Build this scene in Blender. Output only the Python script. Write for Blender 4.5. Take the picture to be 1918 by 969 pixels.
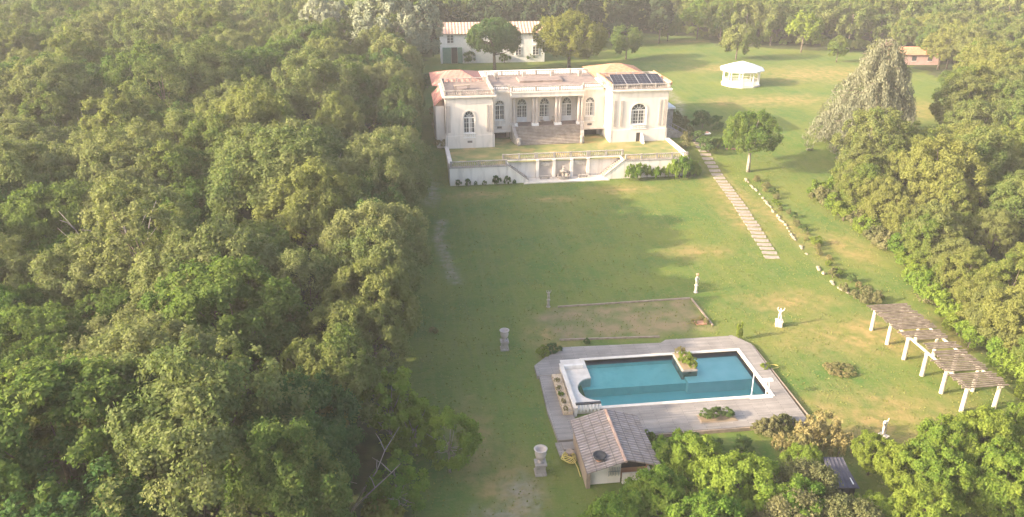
import bpy, bmesh, math, random
import numpy as np
from mathutils import Vector, Matrix
R = math.radians
rnd = random.Random(7)
for o in list(bpy.data.objects): bpy.data.objects.remove(o)
S = bpy.context.scene
COL = S.collection
# ---------------------------------------------------------------- camera, world, sun, exposure
FPX, TH, YAW, CH = 1460.0, R(24), R(6.9), 38.0
cam = bpy.data.cameras.new('camera'); camo = bpy.data.objects.new('camera', cam); COL.objects.link(camo)
camo.location = (0, 0, CH); camo.rotation_euler = (R(90) - TH, 0, -YAW)
cam.sensor_width = 36; cam.lens = FPX / 1918 * 36; cam.clip_end = 6000; cam.clip_start = 0.5
S.camera = camo
SUN_EL, SUN_AZ = R(20.5), R(9)     # the sun stands to the left (-X), a little on the camera's side
sdir = Vector((-math.cos(SUN_EL) * math.cos(SUN_AZ), -math.cos(SUN_EL) * math.sin(SUN_AZ), math.sin(SUN_EL)))
W = bpy.data.worlds.new('World'); S.world = W; W.use_nodes = True
nt = W.node_tree; bg = nt.nodes['Background']
sky = nt.nodes.new('ShaderNodeTexSky'); sky.sky_type = 'NISHITA'; sky.sun_disc = False
sky.sun_elevation = SUN_EL; sky.sun_rotation = math.atan2(sdir.x, sdir.y)
sky.air_density = 0.8; sky.dust_density = 5.0; sky.ozone_density = 1.0
nt.links.new(sky.outputs[0], bg.inputs[0]); bg.inputs[1].default_value = 0.15
sl = bpy.data.lights.new('sun', 'SUN'); sl.energy = 3.0; sl.angle = R(0.6); sl.color = (1.0, 0.84, 0.63)
so = bpy.data.objects.new('sun', sl); COL.objects.link(so)
so.rotation_euler = sdir.to_track_quat('Z', 'Y').to_euler(); so.location = (-60, 0, 60)
S.view_settings.view_transform = 'Standard'; S.view_settings.look = 'None'
S.view_settings.exposure = 2.05; S.view_settings.gamma = 1
S.render.resolution_x, S.render.resolution_y = 1024, 517
S.cycles.max_bounces = 6; S.cycles.volume_bounces = 0; S.cycles.transparent_max_bounces = 8
S.cycles.diffuse_bounces = 3; S.cycles.transmission_bounces = 3

def _ray(px, py):
    u = (px - 959) / FPX; v = (py - 484.5) / FPX
    fw = Vector((math.sin(YAW) * math.cos(TH), math.cos(YAW) * math.cos(TH), -math.sin(TH)))
    r = Vector((math.cos(YAW), -math.sin(YAW), 0)); up = r.cross(fw)
    return fw + u * r - v * up
def P(px, py, z=0.0):               # surveyed ground point: where a sight line meets the level z
    d = _ray(px, py); t = (z - CH) / d.z
    return (d.x * t, d.y * t)
_fw = Vector((math.sin(YAW) * math.cos(TH), math.cos(YAW) * math.cos(TH), -math.sin(TH)))
_r = Vector((math.cos(YAW), -math.sin(YAW), 0)); _up = _r.cross(_fw)
def proj(x, y, z):
    p = Vector((x, y, z - CH)); Z = p.dot(_fw)
    if Z < 1: return (-9999, -9999, Z)
    return (959 + FPX * p.dot(_r) / Z, 484.5 - FPX * p.dot(_up) / Z, Z)
def S01(x, a, b):
    t = min(1, max(0, (x - a) / (b - a))); return t * t * (3 - 2 * t)
def gz(x, y):                       # height of the ground
    w = max(S01(x, 40, 46), S01(-x, -4, 0), 1.0 if y > (116.5 if -1 < x < 42 else 113.4) else 0.0)
    return 3.0 * S01(y, 108, 128) * w + 0.12 * math.sin(x * .06 + 1) * math.sin(y * .05)* S01(y, 130, 160)

# ---------------------------------------------------------------- materials
def new_mat(name):
    m = bpy.data.materials.new(name); m.use_nodes = True
    nt = m.node_tree; b = nt.nodes['Principled BSDF']
    return m, nt, b
def N(nt, t, **k):
    n = nt.nodes.new(t)
    for a, v in k.items():
        if a in n.inputs.keys(): n.inputs[a].default_value = v
        else: setattr(n, a, v)
    return n
def col4(c): return (c[0], c[1], c[2], 1)
def noisy(name, c1, c2, scale=1.0, rough=0.8, detail=4, bump=0.0, c3=None, s3=8.0, spec=0.3, stretch=None, coord='Object', metal=0.0):
    m, nt, b = new_mat(name); L = nt.links
    tc = N(nt, 'ShaderNodeTexCoord'); src = tc.outputs[coord]
    if stretch:
        mp = N(nt, 'ShaderNodeMapping'); mp.inputs['Scale'].default_value = stretch; L.new(src, mp.inputs[0]); src = mp.outputs[0]
    n1 = N(nt, 'ShaderNodeTexNoise'); n1.inputs['Scale'].default_value = scale; n1.inputs['Detail'].default_value = detail; L.new(src, n1.inputs[0])
    cr = N(nt, 'ShaderNodeValToRGB'); cr.color_ramp.elements[0].position = .35; cr.color_ramp.elements[1].position = .65
    cr.color_ramp.elements[0].color = col4(c1); cr.color_ramp.elements[1].color = col4(c2); L.new(n1.outputs[0], cr.inputs[0]); out = cr.outputs[0]
    if c3:
        n2 = N(nt, 'ShaderNodeTexNoise'); n2.inputs['Scale'].default_value = s3; n2.inputs['Detail'].default_value = 5; L.new(src, n2.inputs[0])
        r2 = N(nt, 'ShaderNodeValToRGB'); r2.color_ramp.elements[0].position = .5; r2.color_ramp.elements[1].position = .72; L.new(n2.outputs[0], r2.inputs[0])
        mx = N(nt, 'ShaderNodeMixRGB'); mx.inputs[2].default_value = col4(c3); L.new(r2.outputs[0], mx.inputs[0]); L.new(out, mx.inputs[1]); out = mx.outputs[0]
    L.new(out, b.inputs['Base Color']); b.inputs['Roughness'].default_value = rough; b.inputs['Specular IOR Level'].default_value = spec; b.inputs['Metallic'].default_value = metal
    if bump:
        nb = N(nt, 'ShaderNodeTexNoise'); nb.inputs['Scale'].default_value = scale * 6; nb.inputs['Detail'].default_value = 6; L.new(src, nb.inputs[0])
        bp = N(nt, 'ShaderNodeBump'); bp.inputs['Strength'].default_value = bump; bp.inputs['Distance'].default_value = .05; L.new(nb.outputs[0], bp.inputs['Height']); L.new(bp.outputs[0], b.inputs['Normal'])
    return m
def leaf_mat(name, cols, trans=0.35, nscale=0.55):
    """leaf colour differs from tree to tree, from clump to clump and from leaf to leaf"""
    m, nt, b = new_mat(name); L = nt.links; nt.nodes.remove(b)
    out = nt.nodes['Material Output']
    geo = N(nt, 'ShaderNodeNewGeometry'); oi = N(nt, 'ShaderNodeObjectInfo')
    n1 = N(nt, 'ShaderNodeTexNoise'); n1.inputs['Scale'].default_value = nscale; n1.inputs['Detail'].default_value = 3; L.new(geo.outputs['Position'], n1.inputs[0])
    n0 = N(nt, 'ShaderNodeTexNoise'); n0.inputs['Scale'].default_value = .11; n0.inputs['Detail'].default_value = 2; L.new(geo.outputs['Position'], n0.inputs[0])
    a = N(nt, 'ShaderNodeMath', operation='MULTIPLY_ADD'); L.new(oi.outputs['Random'], a.inputs[0]); a.inputs[1].default_value = .55; 
    s = N(nt, 'ShaderNodeMath', operation='MULTIPLY_ADD'); L.new(n1.outputs[0], s.inputs[0]); s.inputs[1].default_value = .9; s.inputs[2].default_value = -.62
    s2 = N(nt, 'ShaderNodeMath', operation='MULTIPLY_ADD'); L.new(n0.outputs[0], s2.inputs[0]); s2.inputs[1].default_value = 1.1; L.new(s.outputs[0], s2.inputs[2])
    s3 = N(nt, 'ShaderNodeMath', operation='MULTIPLY_ADD'); L.new(geo.outputs['Random Per Island'], s3.inputs[0]); s3.inputs[1].default_value = .25; L.new(s2.outputs[0], s3.inputs[2])
    L.new(s3.outputs[0], a.inputs[2])
    cr = N(nt, 'ShaderNodeValToRGB'); e = cr.color_ramp.elements
    e[0].position = .1; e[0].color = col4(cols[0]); e[1].position = .9; e[1].color = col4(cols[-1])
    for i, c in enumerate(cols[1:-1]):
        x = e.new(.1 + .8 * (i + 1) / (len(cols) - 1)); x.color = col4(c)
    L.new(a.outputs[0], cr.inputs[0])
    d = N(nt, 'ShaderNodeBsdfDiffuse'); t = N(nt, 'ShaderNodeBsdfTranslucent'); L.new(cr.outputs[0], d.inputs[0])
    br = N(nt, 'ShaderNodeMixRGB', blend_type='MULTIPLY'); br.inputs[0].default_value = 1; br.inputs[2].default_value = (1.15, 1.22, .7, 1); L.new(cr.outputs[0], br.inputs[1]); L.new(br.outputs[0], t.inputs[0])
    mx = N(nt, 'ShaderNodeMixShader'); mx.inputs[0].default_value = trans; L.new(d.outputs[0], mx.inputs[1]); L.new(t.outputs[0], mx.inputs[2])
    L.new(mx.outputs[0], out.inputs['Surface'])
    return m
M = {}
M['oak'] = leaf_mat('oak_leaf', [(0.060, 0.114, 0.034), (0.098, 0.156, 0.041), (0.144, 0.192, 0.053), (0.204, 0.222, 0.074)], .48)
M['oak_grey'] = leaf_mat('grey_oak_leaf', [(0.067, 0.110, 0.039), (0.110, 0.152, 0.051), (0.159, 0.189, 0.067), (0.213, 0.226, 0.091)], .4)
M['oak_fresh'] = leaf_mat('fresh_oak_leaf', [(0.057, 0.115, 0.030), (0.098, 0.161, 0.039), (0.149, 0.196, 0.052)], .48)
M['oak_dark'] = leaf_mat('shade_leaf', [(0.046, 0.101, 0.039), (0.071, 0.132, 0.044), (0.115, 0.167, 0.051)], .42)
M['bright'] = leaf_mat('bright_leaf', [(0.078, 0.146, 0.028), (0.129, 0.207, 0.034), (0.213, 0.263, 0.045)], .45)
M['fig'] = leaf_mat('fig_leaf', [(0.069, 0.149, 0.029), (0.121, 0.213, 0.034), (0.218, 0.287, 0.046)], .45)
M['olive'] = leaf_mat('olive_leaf', [(.10, .12, .05), (.15, .16, .065), (.21, .20, .09)], .35)
M['silver'] = leaf_mat('silver_leaf', [(0.125, 0.163, 0.106), (0.213, 0.237, 0.163), (0.312, 0.325, 0.225)], .25)
M['cedar'] = leaf_mat('cedar_needle', [(.085, .11, .06), (.135, .15, .09), (.195, .195, .125)], .2, 1.2)
M['pine'] = leaf_mat('pine_needle', [(.07, .10, .025), (.13, .15, .03), (.19, .19, .04)], .3)
M['dry'] = leaf_mat('dry_leaf', [(.14, .15, .055), (.20, .19, .075), (.28, .235, .10)], .3)
M['bark'] = noisy('bark', (.10, .075, .05), (.2, .16, .12), 3, .9, bump=.5)
M['palebark'] = noisy('pale_bark', (.28, .23, .18), (.42, .36, .3), 3, .9, bump=.4)
M['white'] = noisy('cream_render', (.70, .61, .52), (.76, .675, .585), .35, .85, c3=(.60, .53, .45), s3=1.6, stretch=(1, 1, .25))
M['white2'] = noisy('terrace_render', (.78, .70, .60), (.84, .77, .68), .4, .88, c3=(.62, .55, .47), s3=1.1, stretch=(1.2, 1, .3))
M['stone'] = noisy('weathered_stone', (.30, .26, .22), (.44, .39, .34), 1.5, .9, c3=(.2, .17, .14), s3=3, bump=.3)
M['pilaster'] = noisy('grey_pilaster', (.42, .35, .30), (.50, .43, .37), 1, .85)
M['roofflat'] = noisy('terrace_paving_tan', (.20, .15, .125), (.27, .205, .17), .5, .85, c3=(.15, .115, .095), s3=1.5)
M['trim'] = noisy('white_paint', (.72, .69, .64), (.8, .77, .72), 2, .5)
M['darkgap'] = noisy('dark_opening', (.02, .02, .02), (.04, .035, .03), 2, .9)  # near-black colour; the cellar panels use it for painted shade
M['green'] = noisy('green_paint', (.10, .20, .15), (.14, .25, .19), 2, .6)
M['curtain'] = noisy('pale_curtain', (.42, .38, .34), (.55, .5, .45), 2, .9)
M['solar'] = noisy('solar_cells', (.012, .013, .022), (.02, .02, .032), 2, .55, spec=.25)
M['metal'] = noisy('grey_metal', (.3, .3, .31), (.42, .42, .43), 3, .4, metal=.6)
M['darkmetal'] = noisy('dull_metal', (.16, .16, .17), (.22, .22, .23), 3, .6)
M['wood'] = noisy('weathered_wood', (.24, .18, .13), (.36, .28, .21), 2, .85, stretch=(1, 8, 1))
M['deck'] = None
M['water'] = None
def deck_mat():
    m, nt, b = new_mat('grey_deck_boards'); L = nt.links
    tc = N(nt, 'ShaderNodeTexCoord')
    br = N(nt, 'ShaderNodeTexBrick'); br.inputs['Scale'].default_value = 1; br.inputs['Brick Width'].default_value = 2.4; br.inputs['Row Height'].default_value = .16
    br.inputs['Mortar Size'].default_value = .012; br.inputs['Color1'].default_value = (.30, .265, .225, 1); br.inputs['Color2'].default_value = (.235, .205, .175, 1); br.inputs['Mortar'].default_value = (.09, .075, .07, 1)
    L.new(tc.outputs['Object'], br.inputs[0])
    n = N(nt, 'ShaderNodeTexNoise'); n.inputs['Scale'].default_value = .5; n.inputs['Detail'].default_value = 5; L.new(tc.outputs['Object'], n.inputs[0])
    mx = N(nt, 'ShaderNodeMixRGB', blend_type='OVERLAY'); mx.inputs[0].default_value = .5; L.new(br.outputs[0], mx.inputs[1]); L.new(n.outputs[0], mx.inputs[2])
    L.new(mx.outputs[0], b.inputs['Base Color']); b.inputs['Roughness'].default_value = .75
    return m
M['deck'] = deck_mat()
def tile_mat(name, c1, c2, c3, axis='x', pitch=.22, row=.4):
    """curved clay tiles running down the slope, a band per course"""
    m, nt, b = new_mat(name); L = nt.links
    tc = N(nt, 'ShaderNodeTexCoord'); src = tc.outputs['Object']
    sep = N(nt, 'ShaderNodeSeparateXYZ'); L.new(src, sep.inputs[0])
    run = sep.outputs[0] if axis == 'x' else sep.outputs[1]
    dwn = sep.outputs[1] if axis == 'x' else sep.outputs[0]
    mm = N(nt, 'ShaderNodeMath', operation='MULTIPLY'); L.new(run, mm.inputs[0]); mm.inputs[1].default_value = 2 * math.pi / pitch
    sn = N(nt, 'ShaderNodeMath', operation='SINE'); L.new(mm.outputs[0], sn.inputs[0])
    md = N(nt, 'ShaderNodeMath', operation='MULTIPLY'); L.new(dwn, md.inputs[0]); md.inputs[1].default_value = 1 / row
    fr = N(nt, 'ShaderNodeMath', operation='FRACT'); L.new(md.outputs[0], fr.inputs[0])
    n = N(nt, 'ShaderNodeTexNoise'); n.inputs['Scale'].default_value = 1.8; n.inputs['Detail'].default_value = 6; L.new(src, n.inputs[0])
    cr = N(nt, 'ShaderNodeValToRGB'); cr.color_ramp.elements[0].position = .35; cr.color_ramp.elements[1].position = .62
    cr.color_ramp.elements[0].color = col4(c1); cr.color_ramp.elements[1].color = col4(c2); L.new(n.outputs[0], cr.inputs[0])
    lt = N(nt, 'ShaderNodeMath', operation='LESS_THAN'); L.new(sn.outputs[0], lt.inputs[0]); lt.inputs[1].default_value = -.55
    l2 = N(nt, 'ShaderNodeMath', operation='LESS_THAN'); L.new(fr.outputs[0], l2.inputs[0]); l2.inputs[1].default_value = .1
    mxx = N(nt, 'ShaderNodeMath', operation='MAXIMUM'); L.new(lt.outputs[0], mxx.inputs[0]); L.new(l2.outputs[0], mxx.inputs[1])
    sc = N(nt, 'ShaderNodeMath', operation='MULTIPLY'); L.new(mxx.outputs[0], sc.inputs[0]); sc.inputs[1].default_value = .7
    mx = N(nt, 'ShaderNodeMixRGB'); mx.inputs[2].default_value = col4(c3); L.new(sc.outputs[0], mx.inputs[0]); L.new(cr.outputs[0], mx.inputs[1]); L.new(mx.outputs[0], b.inputs['Base Color'])
    b.inputs['Roughness'].default_value = .85; b.inputs['Specular IOR Level'].default_value = .2
    bp = N(nt, 'ShaderNodeBump'); bp.inputs['Strength'].default_value = .8; bp.inputs['Distance'].default_value = .06; L.new(sn.outputs[0], bp.inputs['Height']); L.new(bp.outputs[0], b.inputs['Normal'])
    return m
M['redtile'] = tile_mat('rose_roof_tiles', (.50, .22, .17), (.60, .30, .23), (.33, .14, .10))
M['orangetile'] = tile_mat('orange_roof_tiles', (.50, .23, .12), (.62, .33, .19), (.32, .15, .09))
M['cottagetile'] = tile_mat('pale_clay_tiles', (.55, .34, .24), (.66, .45, .33), (.28, .15, .10), pitch=.8, row=1.2)
M['huttile'] = tile_mat('grey_brown_tiles', (.27, .22, .19), (.37, .31, .28), (.12, .10, .085), axis='y', pitch=.30, row=.7)
def water_mat():
    m, nt, b = new_mat('pool_water'); L = nt.links
    b.inputs['Base Color'].default_value = (.75, .95, .95, 1); b.inputs['Roughness'].default_value = .04
    b.inputs['Transmission Weight'].default_value = 1; b.inputs['IOR'].default_value = 1.33
    tc = N(nt, 'ShaderNodeTexCoord'); n = N(nt, 'ShaderNodeTexNoise'); n.inputs['Scale'].default_value = 2.2; n.inputs['Detail'].default_value = 5; L.new(tc.outputs['Object'], n.inputs[0])
    bp = N(nt, 'ShaderNodeBump'); bp.inputs['Strength'].default_value = .35; bp.inputs['Distance'].default_value = .03; L.new(n.outputs[0], bp.inputs['Height']); L.new(bp.outputs[0], b.inputs['Normal'])
    # clear to the light: a Fresnel mirror over a transparent sheet
    out = nt.nodes['Material Output']; gl = N(nt, 'ShaderNodeBsdfGlossy'); gl.inputs['Roughness'].default_value = .08; L.new(bp.outputs[0], gl.inputs['Normal'])
    tr = N(nt, 'ShaderNodeBsdfTransparent'); tr.inputs[0].default_value = (.66, .92, .90, 1)
    fr = N(nt, 'ShaderNodeFresnel'); fr.inputs['IOR'].default_value = 1.33; L.new(bp.outputs[0], fr.inputs['Normal'])
    mx = N(nt, 'ShaderNodeMixShader'); L.new(fr.outputs[0], mx.inputs[0]); L.new(tr.outputs[0], mx.inputs[1]); L.new(gl.outputs[0], mx.inputs[2]); L.new(mx.outputs[0], out.inputs['Surface'])
    nt.nodes.remove(b)
    return m
M['water'] = water_mat()
M['liner'] = noisy('pool_liner', (.42, .72, .66), (.48, .77, .71), .5, .7, c3=(.37, .67, .62), s3=1.2)
M['liner_deep'] = noisy('pool_liner_deep', (.24, .53, .51), (.28, .58, .56), .5, .7)
M['liner_reflection'] = noisy('cloud_reflection_liner', (.58, .78, .74), (.72, .85, .82), .6, .7)  # paler liner colour stands in for a cloud reflection on the water
M['coping'] = noisy('cream_coping', (.62, .54, .44), (.72, .64, .54), 1.5, .7)
M['glass'] = noisy('window_glass', (.05, .05, .055), (.10, .10, .11), .8, .15, spec=.8)
M['yellow'] = noisy('yellow_plastic', (.6, .47, .12), (.68, .54, .16), 3, .5)
M['blackm'] = noisy('black_metal', (.03, .03, .032), (.06, .06, .06), 3, .5)
M['pot'] = noisy('sand_gravel', (.50, .38, .24), (.62, .48, .32), 4, .9, c3=(.3, .2, .12), s3=7)
M['terracotta'] = noisy('terracotta', (.45, .22, .13), (.55, .29, .18), 2, .85)
M['ridge'] = noisy('ridge_clay', (.30, .20, .16), (.40, .28, .22), 2, .85)
M['shedroof'] = noisy('dark_sheet_metal', (.06, .058, .075), (.10, .095, .115), 1, .75, metal=.0)
M['pergpost'] = noisy('pergola_concrete', (.50, .44, .35), (.6, .53, .43), 2, .9, c3=(.35, .3, .22), s3=5)
M['pergbeam'] = noisy('pergola_timber', (.15, .115, .085), (.26, .205, .155), 2, .9)
M['flag'] = noisy('flagstone', (.27, .22, .18), (.40, .33, .27), 1.2, .9, c3=(.26, .22, .16), s3=3, bump=.3)
M['soil'] = noisy('dry_soil', (.25, .18, .11), (.33, .25, .15), 1, .95, bump=.4)
M['fieldstone'] = noisy('field_stone', (.25, .21, .14), (.38, .31, .22), 1.5, .9, c3=(.2, .16, .1), s3=4, bump=.4)

# ---------------------------------------------------------------- mesh helpers
def link(name, me, mat, parent=None, loc=(0, 0, 0)):
    o = bpy.data.objects.new(name, me); COL.objects.link(o)
    if mat is not None:
        if not me.materials: me.materials.append(M[mat] if isinstance(mat, str) else mat)
    o.location = loc
    if parent: o.parent = parent
    return o
class MB:
    def __init__(s): s.v = []; s.f = []
    def face(s, pts): n = len(s.v); s.v += [tuple(p) for p in pts]; s.f.append(tuple(range(n, n + len(pts))))
    def box(s, x0, x1, y0, y1, z0, z1):
        n = len(s.v); s.v += [(x, y, z) for z in (z0, z1) for (x, y) in ((x0, y0), (x1, y0), (x1, y1), (x0, y1))]
        s.f += [tuple(n + i for i in q) for q in ((3, 2, 1, 0), (4, 5, 6, 7), (0, 1, 5, 4), (1, 2, 6, 5), (2, 3, 7, 6), (3, 0, 4, 7))]
        return s
    def prism(s, poly, z0, z1):
        n = len(s.v); k = len(poly)
        zb = z0 if isinstance(z0, (list, tuple)) else [z0] * k; zt = z1 if isinstance(z1, (list, tuple)) else [z1] * k
        s.v += [(p[0], p[1], zb[i]) for i, p in enumerate(poly)] + [(p[0], p[1], zt[i]) for i, p in enumerate(poly)]
        s.f.append(tuple(reversed(range(n, n + k)))); s.f.append(tuple(range(n + k, n + 2 * k)))
        for i in range(k): j = (i + 1) % k; s.f.append((n + i, n + j, n + k + j, n + k + i))
        return s
    def beam(s, a, b, w, h=None):
        h = h or w; a = Vector(a); b = Vector(b); d = (b - a).normalized()
        up = Vector((0, 0, 1)) if abs(d.z) < .9 else Vector((0, 1, 0))
        x = d.cross(up).normalized(); z = x.cross(d).normalized(); n = len(s.v)
        for c in (a, b):
            for (i, j) in ((-1, -1), (1, -1), (1, 1), (-1, 1)): s.v.append(tuple(c + x * i * w / 2 + z * j * h / 2))
        s.f += [tuple(n + i for i in q) for q in ((0, 1, 2, 3), (7, 6, 5, 4), (0, 4, 5, 1), (1, 5, 6, 2), (2, 6, 7, 3), (3, 7, 4, 0))]
        return s
    def tube(s, pts, rs, n=6, cap=True):
        pts = [Vector(p) for p in pts]; base = len(s.v); x = None
        for i, p in enumerate(pts):
            d = (pts[min(i + 1, len(pts) - 1)] - pts[max(i - 1, 0)]).normalized()
            if x is None: x = d.cross(Vector((0.3, 1, .2))).normalized()
            x = (x - d * x.dot(d)).normalized(); y = d.cross(x); r = rs[i] if isinstance(rs, (list, tuple)) else rs
            for k in range(n):
                t = 2 * math.pi * k / n; s.v.append(tuple(p + (x * math.cos(t) + y * math.sin(t)) * r))
        for i in range(len(pts) - 1):
            for k in range(n):
                a = base + i * n + k; b = base + i * n + (k + 1) % n; s.f.append((a, b, b + n, a + n))
        if cap:
            s.f.append(tuple(base + k for k in reversed(range(n)))); e = base + (len(pts) - 1) * n; s.f.append(tuple(e + k for k in range(n)))
        return s
    def lathe(s, prof, c=(0, 0, 0), n=16):
        base = len(s.v)
        for (r, z) in prof:
            for k in range(n):
                t = 2 * math.pi * k / n; s.v.append((c[0] + r * math.cos(t), c[1] + r * math.sin(t), c[2] + z))
        for i in range(len(prof) - 1):
            for k in range(n):
                a = base + i * n + k; b = base + i * n + (k + 1) % n; s.f.append((a, b, b + n, a + n))
        s.f.append(tuple(base + k for k in reversed(range(n)))); e = base + (len(prof) - 1) * n; s.f.append(tuple(e + k for k in range(n)))
        return s
    def mesh(s, name, org=(0, 0, 0), smooth=False):
        me = bpy.data.meshes.new(name)
        me.from_pydata([(v[0] - org[0], v[1] - org[1], v[2] - org[2]) for v in s.v], [], s.f); me.update()
        if smooth:
            for p in me.polygons: p.use_smooth = True
        return me
    def build(s, name, mat, parent=None, org=(0, 0, 0), loc=(0, 0, 0), smooth=False):
        return link(name, s.mesh(name, org, smooth), mat, parent, loc)
def tag(o, label=None, cat=None, group=None, kind=None):
    if label: o['label'] = label
    if cat: o['category'] = cat
    if group: o['group'] = group
    if kind: o['kind'] = kind
    return o
def thing(name, label, cat, loc=(0, 0, 0), rz=0, group=None):
    o = bpy.data.objects.new(name, None); COL.objects.link(o); o.location = loc; o.rotation_euler = (0, 0, rz)
    return tag(o, label, cat, group)
def dup(root, loc, rz=None, scale=None, label=None, group=None):
    r = root.copy(); COL.objects.link(r); r.location = loc
    if rz is not None: r.rotation_euler = (0, 0, rz)
    if scale is not None: r.scale = scale if hasattr(scale, '__len__') else (scale,) * 3
    if label: r['label'] = label
    if group: r['group'] = group
    for ch in list(root.children):
        c = ch.copy(); COL.objects.link(c); c.parent = r
        for g in ch.children:
            d = g.copy(); COL.objects.link(d); d.parent = c
    return r

# ---------------------------------------------------------------- ground and lawns
def in_poly(x, y, poly):
    c = False; n = len(poly)
    for i in range(n):
        x1, y1 = poly[i]; x2, y2 = poly[(i + 1) % n]
        if (y1 > y) != (y2 > y) and x < (x2 - x1) * (y - y1) / (y2 - y1) + x1: c = not c
    return c
LAWN = [(-2, 30), (47, 30), (48.5, 45), (52, 54), (52, 64), (54, 72), (57, 80), (57, 95), (60, 102), (68, 112), (86, 116), (115, 150), (122, 185), (119, 204), (104, 211), (86, 218), (85, 236), (72, 245), (56, 236), (52, 215), (6, 215), (0, 200), (0, 160), (-2, 115), (-2, 100), (-3, 75)]
def edist(x, y, poly):
    """signed distance to the polygon, positive inside (numpy)"""
    d = np.full(x.shape, 1e9); ins = np.zeros(x.shape, bool); n = len(poly)
    for i in range(n):
        x1, y1 = poly[i]; x2, y2 = poly[(i + 1) % n]
        t = np.clip(((x - x1) * (x2 - x1) + (y - y1) * (y2 - y1)) / ((x2 - x1) ** 2 + (y2 - y1) ** 2), 0, 1)
        d = np.minimum(d, np.hypot(x - x1 - t * (x2 - x1), y - y1 - t * (y2 - y1)))
        cnd = (y1 > y) != (y2 > y)
        with np.errstate(divide='ignore', invalid='ignore'):
            xi = (x2 - x1) * (y - y1) / (y2 - y1 + 1e-12) + x1
        ins ^= cnd & (x < xi)
    return np.where(ins, d, -d)
def axis(segs):
    out = []
    for a, b, st in segs: out += list(np.arange(a, b, st))
    return np.array(out + [segs[-1][1]])
gx = axis([(-2500, -500, 400), (-500, -120, 30), (-120, -10, 4), (-10, 60, .5), (60, 130, 1.2), (130, 400, 15), (400, 2600, 300)])
gy = axis([(-400, 0, 100), (0, 30, 6), (30, 135, .6), (135, 250, 1.2), (250, 600, 20), (600, 4200, 400)])
X, Y = np.meshgrid(gx, gy)
rs = np.random.RandomState(3)
Zg = np.vectorize(gz)(X, Y)
hole = edist(X, Y, [(13.2, 52.3), (29.4, 52.3), (29.4, 61.2), (13.2, 61.2)])   # the pool's pit
Zg = np.where(hole > 0, -2.6, Zg)
Zg = np.where((X > 5) & (X < 41) & (Y > 114) & (Y < 134), np.minimum(Zg, 2.6), Zg)
def wob(x, y, s, k):
    return (np.sin(x * s + k) * np.cos(y * s * 1.3 + 2 * k) + .6 * np.sin(x * s * 2.3 + y * s * 1.7 + k * 3) + .35 * np.sin(x * s * 5.1 - y * s * 4.3 + k)) / 1.95
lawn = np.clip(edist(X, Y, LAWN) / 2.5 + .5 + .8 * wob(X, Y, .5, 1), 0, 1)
def blob(cx, cy, rx, ry): return np.clip(1.25 - np.hypot((X - cx) / rx, (Y - cy) / ry) + .25 * wob(X, Y, .9, cx), 0, 1)
def band(pts, w):
    d = np.full(X.shape, 1e9)
    for (x1, y1), (x2, y2) in zip(pts[:-1], pts[1:]):
        t = np.clip(((X - x1) * (x2 - x1) + (Y - y1) * (y2 - y1)) / ((x2 - x1) ** 2 + (y2 - y1) ** 2), 0, 1)
        d = np.minimum(d, np.hypot(X - x1 - t * (x2 - x1), Y - y1 - t * (y2 - y1)))
    return np.clip(1.3 - d / w + .25 * wob(X, Y, 1.1, 5), 0, 1)
dry = np.zeros(X.shape)
for a in [(45, 104, 3.2, 12), (42.5, 94, 2.5, 9), (47.5, 92, 1.6, 14), (30, 108, 7, 2.2), (8, 108, 5, 2), (19, 105, 4, 1.5), (44, 62, 12, 5), (36, 49, 9, 5), (72, 150, 14, 6), (95, 175, 20, 12), (75, 185, 12, 6), (62, 150, 6, 5), (80, 228, 10, 4), (33, 84, 5, 2.5), (12, 66, 3, 5), (5, 44, 3, 5), (3, 50, 2, 6), (90, 140, 14, 9), (52, 83, 3, 6), (38, 70, 6, 3)]:
    dry = np.maximum(dry, blob(*a) * .85)
dirt = band([(2.4, 98), (1.7, 92), (2.6, 84), (3.2, 79)], .8) * .6
dirt = np.maximum(dirt, blob(6.0, 43.5, 1.6, 2.2) * .8); dirt = np.maximum(dirt, blob(4.3, 40, 2.6, 3.2) * .7)
dirt = np.maximum(dirt, blob(1.2, 110, 1.5, 6) * .6)
dirt = np.maximum(dirt, band([(46.5, 122), (47, 136), (52, 150), (54, 175)], 1.2) * .55)
plot = np.clip(edist(X, Y, [P(1040, 577), P(1293, 560), P(1335, 612), P(1308, 626), P(1052, 637), P(1002, 600)]) / 1.1 + .45 + .55 * wob(X, Y, .8, 4), 0, 1)
me = bpy.data.meshes.new('ground')
nx, ny = len(gx), len(gy)
me.vertices.add(nx * ny); me.vertices.foreach_set('co', np.stack([X, Y, Zg], -1).reshape(-1).astype(np.float32))
idx = np.arange(nx * ny).reshape(ny, nx)
q = np.stack([idx[:-1, :-1], idx[:-1, 1:], idx[1:, 1:], idx[1:, :-1]], -1).reshape(-1, 4)
me.loops.add(q.size); me.loops.foreach_set('vertex_index', q.reshape(-1).astype(np.int32))
me.polygons.add(len(q)); me.polygons.foreach_set('loop_start', np.arange(0, q.size, 4).astype(np.int32)); me.update(calc_edges=True)
ca = me.color_attributes.new('cover', 'FLOAT_COLOR', 'POINT')
ca.data.foreach_set('color', np.stack([lawn, dry, dirt, plot], -1).reshape(-1).astype(np.float32))
me.polygons.foreach_set('use_smooth', np.ones(len(q), bool))
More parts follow.
